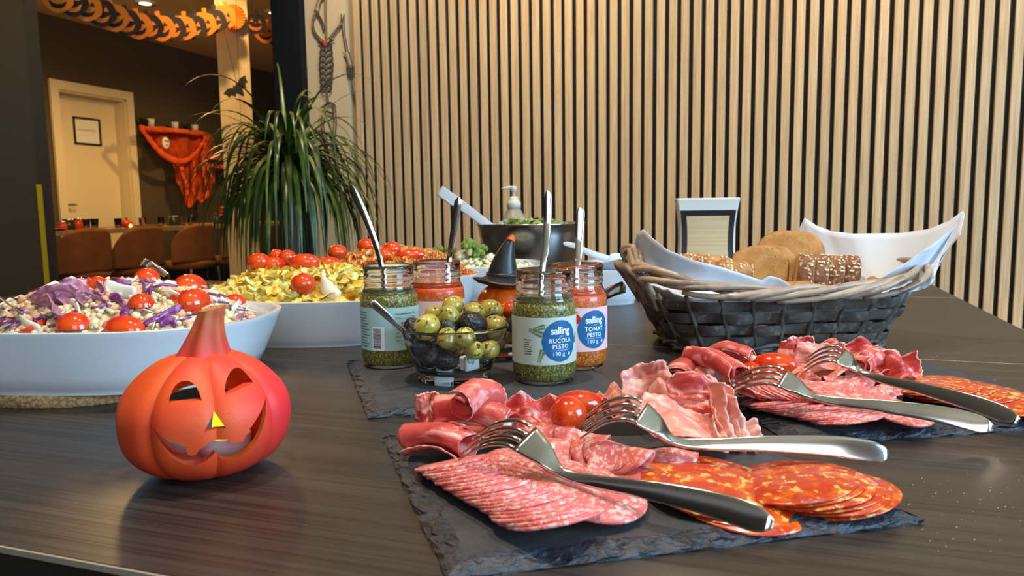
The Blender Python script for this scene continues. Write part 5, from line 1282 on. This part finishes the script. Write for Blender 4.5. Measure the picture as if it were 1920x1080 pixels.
M['lettuce'] = mat('lettuce_green', srgb(104, 136, 44), .5, layers=[('noise', 60, .4, .7, srgb(170, 186, 92))])
tag(g.build('green_salad', [M['lettuce'], M['whitecab']], loc=sb.location, merge=False), 'green leaf salad filling the steel bowl', 'salad', kind='stuff')
M['scoop'] = mat('frosted_plastic', srgb(214, 220, 226), .35, trans=.25)
sc = thing('salad_server', 'pale plastic salad server leaning in the steel bowl over its rim', 'salad server', D(826, 358, 1.82))
pth = smooth_path([D(824, 357, 1.82), D(850, 374, 1.82), D(880, 396, 1.82), D(912, 420, 1.82), D(935, 437, 1.83)], 6)
g = G(); g.tube(pth, [.0135 - .004*i/24 for i in range(25)], 14, .22, side=(CU*.8 + CR*.6), sq=.6); g.build('handle', M['scoop'], sc, world=True)
g = G(); g.tube([pth[0] + Vector((.0, -.003, -.012)), pth[4] + Vector((0, -.003, -.014)), pth[9] + Vector((0, -.003, -.012))], .0035, 8); g.build('handle_ridge', M['scoop'], sc, world=True)
g = G(); e = pth[-1]; dd = (pth[-1] - pth[-4]).normalized(); g.sheet(lambda u, v: e + dd*(.08*u - .01) + (CU*.8 + CR*.6)*(.028*(2*v - 1)*(1 - .4*u*u)) + CF*(.02*(2*v - 1)**2), 10, 8); g.build('scoop_blade', M['scoop'], sc, world=True, solid=.002)
M['pumpw'] = mat('white_pump_plastic', srgb(222, 214, 198), .35); M['gel'] = mat('milky_bottle', srgb(206, 192, 164), .25, trans=.35)
pb = thing('pump_bottle', 'milky pump dispenser bottle standing behind the steel bowl', 'bottle', base(965, 2.10))
g = G(); g.lathe([(0, 0), (.036, 0), (.041, .004), (.042, .02), (.042, .118), (.041, .124), (.036, .140), (.026, .165), (.0165, .182), (.0155, .187), (0, .187)], 40); g.build('bottle_body', M['gel'], pb)
g = G(); g.lathe([(.0185, .182), (.020, .183), (.020, .197), (.0165, .201), (.0135, .205), (.0115, .213), (.006, .214), (0, .214)], 32); g.build('pump_collar', M['pumpw'], pb)
g = G(); g.lathe([(0, .212), (.0055, .212), (.0055, .228), (.0085, .2295), (.0095, .2335), (.0095, .240), (.007, .2425), (0, .2425)], 24); g.build('pump_head', M['pumpw'], pb)
g = G(); nd = Matrix.Rotation(YAW, 4, 'Z'); g.tube([nd @ Vector(p) for p in ((0, 0, .2385), (-.012, -.001, .2388), (-.024, -.002, .2375), (-.033, -.002, .2345))], [.0042, .0040, .0034, .0028], 10); g.build('pump_nozzle', M['pumpw'], pb)
g = G(); pr_ = [[.0423*cos(a) , .0423*sin(a)] for a in [pi + YAW*0 + pi*.14 + k*pi*.72/16 for k in range(17)]]
g.sheet(lambda u, v: (.0424*cos(pi*1.12 + u*pi*.76), .0424*sin(pi*1.12 + u*pi*.76), .03 + .075*v), 16, 1); g.build('bottle_label', mat('pale_blue_label', srgb(196, 222, 232), .4), pb)

nh = thing('napkin_dispenser', 'white waisted napkin dispenser with a black frame behind the bread basket', 'napkin dispenser', base(1322, 1.80), YAW + R(-9))
M['disp'] = mat('dispenser_white', srgb(226, 224, 218), .35); M['napb'] = mat('beige_napkins', srgb(208, 184, 142), .8, layers=[('noise', (4, 4, 300), .4, .7, srgb(190, 164, 122))])
def waist(z): return .063 + .010*abs((z - .10)/.10)**2.2*(1 if z > .1 else 1.2)
zz = [.0 + .2*i/14 for i in range(15)]
g = G(); g.rings([[(sx*(waist(z)), sy*(.040 + .012*abs((z - .1)/.1)**2), z) for sx, sy in ((-1, -1), (1, -1), (1, 1), (-1, 1))] for z in zz], True, True)
g.build('dispenser_body', M['disp'], nh, smooth=False, bevel=.004)
g = G()     # black frame on the front, open in the middle
def frame_pt(k, z): return (k*(waist(z) - .004), -(.040 + .012*abs((z - .1)/.1)**2) - .003, z)
for s in (-1, 1):
    g.rings([[Vector(frame_pt(s, z)) + Vector((dx, dy, 0)) for dx, dy in ((0, 0), (-s*.012, 0), (-s*.012, .006), (0, .006))] for z in zz[:13]], True, True)
zt_ = zz[12]
g.rings([[Vector(frame_pt(k, z)) + Vector((0, dy, 0)) for z, dy in ((zt_ - .013, 0), (zt_, 0), (zt_, .006), (zt_ - .013, .006))] for k in (-.99, -.5, 0, .5, .99)], True, True)
g.build('black_frame', M['black'], nh, smooth=False)
g = G(); g.sheet(lambda u, v: ((2*u - 1)*(waist(.005 + v*.155) - .0165), -(.040 + .012*abs((.005 + v*.155 - .1)/.1)**2) - .0022 - .003*sin(pi*u)*sin(pi*v), .005 + v*.155), 10, 14); g.build('napkin_stack', M['napb'], nh)

# ================================================================ bread basket
be = Vector((cos(R(23.5)), sin(R(23.5)), 0)); bn = Vector((-be.y, be.x, 0))
FLc = D(1228, 568, .872); FLc.z = T
bc = FLc + be*.185 + bn*.112; bc.z = T
bk = thing('bread_basket', 'grey brown woven wicker basket lined with paper napkins, full of bread', 'basket', bc, R(23.5))
M['wick'] = mat('grey_willow', srgb(84, 74, 66), .55, layers=[('noise', (30, 30, 6), .4, .65, srgb(58, 52, 48), 4), ('noise', 120, .55, .7, srgb(112, 100, 88))], rand=True, hue=.2)
M['wickb'] = mat('brown_willow_rod', srgb(160, 134, 110), .45, coat=.2, layers=[('noise', 60, .4, .65, srgb(172, 150, 126), 4), ('noise', 25, .56, .68, srgb(104, 76, 54))], rand=True, hue=.32)
BA, BB, BH = .130, .076, .073
def bk_pt(th, z, dr=0.0, e=4.2):
    k = z/BH; a = lerp(BA, .170, k**.9) + dr; b = lerp(BB, .098, k**.9) + dr
    c, s = cos(th), sin(th); return Vector((a*math.copysign(abs(c)**(2/e), c), b*math.copysign(abs(s)**(2/e), s), z))
NS = 24
_tab = [];  # equal-length angles round the basket
for i in range(721): _tab.append((bk_pt(2*pi*i/720, BH*.5), 2*pi*i/720))
_cum = [0]
for a, b in zip(_tab, _tab[1:]): _cum.append(_cum[-1] + (b[0] - a[0]).length)
def ang(f): return interp(_cum, [q[1] for q in _tab], (f % 1.0)*_cum[-1]) 
for r_ in range(4):
    z0 = .010 + .0155*r_; n = NS*6; g = G(); rs = [[], [], [], []]
    loop = []
    for i in range(n):
        f = i/n; off = .0040*sin(pi*NS*f + (pi if r_ % 2 else 0) + pi/2) 
        tw = .0008*sin(f*40 + r_)
        loop.append([bk_pt(ang(f), z0 + dz + tw, off + dd) for dz, dd in ((0, .0006), (.0065, .0016), (.0128, .0006), (.0128, -.001), (0, -.001))])
    g.rings(loop + [loop[0]], False, False); g.build('woven_band', M['wick'], bk, auto=50)
for i in range(NS):
    th = ang((i + .5)/NS); g = G(); g.tube([bk_pt(th, z, 0) for z in (.002, .02, .04, .06, BH + .004)], .0034, 8, .6); g.build('stake', M['wick'], bk)
for r_ in range(3):
    g = G(); n = 160; loop = []
    path = [bk_pt(ang(i/n), .004 + .0055*(r_ == 2) + .0025*sin(i/n*2*pi*12 + r_*2.1), .004 + .003*cos(i/n*2*pi*12 + r_*2.1)) for i in range(n + 1)]
    g.tube(path, .0028, 8, cap=False); g.build('base_rod', M['wick'], bk)
g = G(); g.rings([[bk_pt(2*pi*j/48, z, -.004) for j in range(48)] for z in (.002, .005)]); g.build('basket_floor', M['wick'], bk, smooth=False)
def rimz(p): return BH + .006 + .020*abs(p.x/.17)**3 + (.018*max(0, -p.x/.17)**3 if p.y > 0 else 0)
NR = 28
for i in range(NR):
    f0 = i/NR + U(-.008, .008); span = U(.17, .26); n = 22; path = []
    for j in range(n + 1):
        u = j/n; f = f0 + span*u; p = bk_pt(ang(f), BH, .010); ph = -1.6 + 5.4*u + i*.0
        rr = .0080; q = p.copy(); out = Vector((p.x/.17**2, p.y/.098**2, 0)).normalized()
        q += out*(rr*cos(ph)); q.z = rimz(p) + rr*.9*sin(ph) + .002*sin(i*2.1)
        path.append(q)
    g = G(); g.tube(path, [.0043*(.7 + .3*sin(pi*j/n)) for j in range(n + 1)], 9); g.build('rim_rod', M['wickb'], bk)
for i in range(7):      # loose rods rising at the handle end
    y0 = -.075 + .025*i; g = G()
    g.tube(smooth_path([bk_pt(pi, .055) + Vector((0, y0*.6, 0)), Vector((-.178, y0*.8 + .01, .088)), Vector((-.190, y0*.5 + .03, .104)), Vector((-.184, .05 + y0*.3, .108))], 6), [.0042]*19, 8); g.build('handle_rod', M['wickb'], bk)
BM = MW(bk)
# paper napkins
M['napk'] = mat('white_paper_napkin', srgb(206, 213, 224), .75, sss=.0, bump=('vor', 420, .12, .0006))
def paper(top, bot, ttop, tbot, label, nv=10, wob=.004, seed=1):
    """a sheet hung between two polylines given in columns (px, py); t: distance along each"""
    n = 44; xs = [i/(len(top) - 1) for i in range(len(top))]; xb = [i/(len(bot) - 1) for i in range(len(bot))]
    def fn(u, v):
        a = D(interp(xs, [q[0] for q in top], u), interp(xs, [q[1] for q in top], u), interp([i/(len(ttop) - 1) for i in range(len(ttop))], ttop, u))
        b = D(interp(xb, [q[0] for q in bot], u), interp(xb, [q[1] for q in bot], u), interp([i/(len(tbot) - 1) for i in range(len(tbot))], tbot, u))
        p = b.lerp(a, v); k = sin(pi*v)
        return p + CF*(wob*noise.noise(Vector((u*5, v*2, seed))) + .010*k) - Vector((0, 0, .004*k))
    g = G(); g.sheet(fn, n, nv); return tag(g.build('paper_napkin', M['napk'], solid=.0006), label, 'napkin', 'paper napkins in the bread basket')
paper([(1188, 462), (1196, 436), (1206, 430), (1222, 446), (1250, 468), (1300, 488), (1350, 500), (1400, 516), (1428, 526), (1442, 517), (1462, 522), (1488, 540)], [(1186, 500), (1220, 520), (1300, 552), (1380, 560), (1490, 566)], [1.0, .96, .93, .93, .93], [1.02, .97, .93, .93, .93], 'paper napkin over the front rim with its corner up at the jar side', seed=3)
paper([(1488, 470), (1500, 426), (1509, 408), (1532, 424), (1560, 434), (1600, 438), (1690, 437), (1740, 430), (1778, 414), (1806, 395), (1811, 402), (1800, 440)], [(1470, 530), (1560, 540), (1650, 545), (1700, 545), (1738, 532), (1752, 520)], [1.09, 1.08, 1.06, 1.02, .97, .95, .93], [1.05, 1.02, .97, .94, .925, .92], 'tall paper napkin at the back of the basket with two raised corners', seed=5)
paper([(1655, 520), (1690, 498), (1720, 478), (1760, 450), (1790, 425), (1806, 398)], [(1650, 550), (1680, 550), (1700, 548), (1720, 545), (1735, 540), (1750, 528)], [.93, .93, .93, .93, .925], [.925, .925, .925, .92, .92], 'paper napkin fold rising at the outer end of the basket', seed=9)
g = G(); g.sheet(lambda u, v: BM @ Vector((.14*(2*u - 1), .078*(2*v - 1), .03 + .045*max(abs(2*u - 1), abs(2*v - 1))**4 + .004*noise.noise(Vector((u*6, v*6, 1))))), 30, 20)
tag(g.build('paper_napkin', M['napk'], solid=.0006), 'paper napkin spread under the bread on the basket floor', 'napkin', 'paper napkins in the bread basket')
g = G(); c5 = dish5.location; g.sheet(lambda u, v: c5 + Vector((.085*(2*u - 1), .065*(2*v - 1), .050 + .030*max(abs(2*u - 1), abs(2*v - 1))**3 + .012*(2*u - 1) + .006*noise.noise(Vector((u*5, v*5, 7))))), 24, 20)
tag(g.build('paper_napkin', M['napk'], solid=.0006), 'paper napkin lining the small white dish beside the basket', 'napkin')

# bread
M['crumb'] = mat('bread_crumb', srgb(188, 138, 78), .85, layers=[('noise', 90, .4, .65, srgb(206, 160, 100), 4), ('vor', 170, .20, .05, srgb(120, 78, 38))], bump=('noise', 300, .35, .0015), rand=True)
M['crust'] = mat('brown_crust', srgb(162, 100, 48), .7, layers=[('noise', 60, .4, .65, srgb(190, 130, 70), 4)], bump=('noise', 160, .5, .003), rand=True)
M['dkcrust'] = mat('dark_rye_crust', srgb(116, 68, 42), .75, layers=[('noise', 70, .4, .65, srgb(146, 94, 60), 4), ('noise', 190, .58, .64, srgb(214, 180, 140), 3)], bump=('noise', 200, .6, .003), rand=True)
M['oat'] = mat('oat_flakes', srgb(226, 204, 160), .7)
def loaf_outline(w, h, n=30, seed=1):
    out = []
    for j in range(n):
        a = 2*pi*j/n; c, s = cos(a), sin(a); e = 4.0 if s < 0 else 2.3
        k = 1 + .10*noise.noise(Vector((c*1.6, s*1.6, seed))) + .05*noise.noise(Vector((c*5, s*5, seed)))
        out.append((w/2*k*math.copysign(abs(c)**(2/e), c), h/2*k*math.copysign(abs(s)**(2/e), s)))
    return out
def bread(px, py, t, w, h, th, rot, label, dark=False, seeds=0, seed=1, cat='bread'):
    """slice: cut faces along local +-Y, crust round the side"""
    c = D(px, py, t); b = thing('bread_slice', label, 'bread', c, 0, 'bread slices in the basket', rot=rot)
    ol = loaf_outline(w, h, 30, seed); rs = random.Random(seed)
    g = G(); ys = [-th/2, -th/2 + .0012, 0, th/2 - .0012, th/2]; kk = [.955, 1, 1.01, 1, .955]
    g.rings([[(x*k, y, z*k) for x, z in ol] for y, k in zip(ys, kk)], False, False); g.build('crust', M['dkcrust' if dark else 'crust'], b)
    for s in (-1, 1):
        g = G(); g.rings([[(x*k, s*(th/2 + e), z*k) for x, z in ol] for k, e in ((.958, 0), (.9, .0006), (.6, .0003), (.05, .0007))], False, True); g.build('crumb', M['crumb'], b)
    if seeds:
        g = G()
        for _ in range(seeds):
            j = rs.randrange(30); x, z = ol[j]; y = rs.uniform(-th*.45, th*.45)
            if z < -h*.3 and rs.random() < .6: continue
            q = Matrix.Translation((x*1.02, y, z*1.02)) @ Matrix.Rotation(math.atan2(z, x), 4, 'Y').inverted() @ Matrix.Rotation(rs.uniform(0, 3), 4, 'X')
            g.ball((0, 0, 0), (.0009, .0024, .0014), 6, 4, q)
        o = g.build('oat_topping', M['oat'], b, merge=False); o['kind'] = 'stuff'
    return b
Y0 = YAW
bread(1424, 503, 1.00, .076, .062, .014, (R(-8), 0, Y0 + R(-22)), 'big pale bread slice showing its whole crumb face', seed=3)
bread(1446, 500, 1.03, .074, .060, .014, (R(-10), 0, Y0 + R(-26)), 'bread slice right behind the one showing its whole face', seed=4)
bread(1470, 476, 1.05, .076, .064, .016, (R(-14), R(-12), Y0 + R(-28)), 'topmost pale bread slice, tilted over the first one', seed=5)
bread(1496, 478, 1.065, .074, .062, .016, (R(-16), R(-10), Y0 + R(-34)), 'bread slice leaning behind the topmost one', seed=6)
bread(1522, 486, 1.085, .070, .058, .015, (R(-18), R(-4), Y0 + R(-38)), 'pale bread slice toward the back napkin', seed=7)
bread(1562, 490, 1.08, .066, .054, .014, (R(-20), R(5), Y0 + R(-14)), 'pale toasted slice at the back above the seeded loaf', seed=8)
for k, (px, lb) in enumerate(((1506, 'first seeded dark slice, next to the big pale slice'), (1533, 'second seeded dark slice from the pale bread'), (1562, 'third seeded dark slice from the pale bread'), (1592, 'last seeded dark slice, at the open napkin side'))):
    bread(px, 512 + 1.5*k, .975 + .004*k, .046, .050, .0200, (R(6), R(4), Y0 + R(90 - 14)), lb, True, 46, 20 + k)
for k, (px, py, lb) in enumerate(((1305, 496, 'seeded slice nearest the napkin corner at the jar side'), (1338, 500, 'second seeded slice lying at the jar side of the basket'), (1372, 508, 'third seeded slice, touching the big pale slice'))):
    bread(px, py, 1.01 - .01*k, .052, .036, .018, (R(62), R(8), Y0 + R(10)), lb, False, 60, 30 + k)
bread(1490, 540, .945, .050, .024, .012, (R(70), 0, Y0 + R(5)), 'flat crust piece low behind the front rim', False, 30, 41)
bread(1640, 538, .965, .026, .024, .012, (R(10), R(45), Y0), 'small bread corner alone by the outer napkin', seed=43)

# spoons between the jar and the basket
handle([D(1173, 537, .98), D(1150, 545, .965), D(1128, 556, .95), D(1110, 566, .94)], .0085, .0062, 'broad spoon handle sticking out behind the tomato pesto jar', 'serving_spoon', thick=.25, bowl=True)
handle([D(1056, 456, 1.40), D(1080, 462, 1.40), D(1105, 474, 1.40), D(1140, 486, 1.41)], .0035, .007, 'pale serving spoon resting in the napkin lined dish', 'serving_spoon', thick=.35, bl=.03, bw=.018, m='scoop')
# crumbs on the table by the slate corner
M['crumbs'] = mat('pale_crumbs', srgb(206, 190, 160), .8)
g = G(); rs = random.Random(12)
for _ in range(46):
    p = P(rs.gauss(1790, 60), rs.gauss(935, 50), 0); g.ball(p, rs.uniform(.0002, .00045), 5, 4)
for _ in range(10):
    p = P(rs.uniform(1560, 1900), rs.uniform(640, 720), 0); g.ball(p, rs.uniform(.0003, .0008), 5, 4)
tag(g.build('bread_crumbs', M['crumbs'], merge=False), 'pale crumbs scattered on the black table past the slate corner', 'crumbs', kind='stuff')
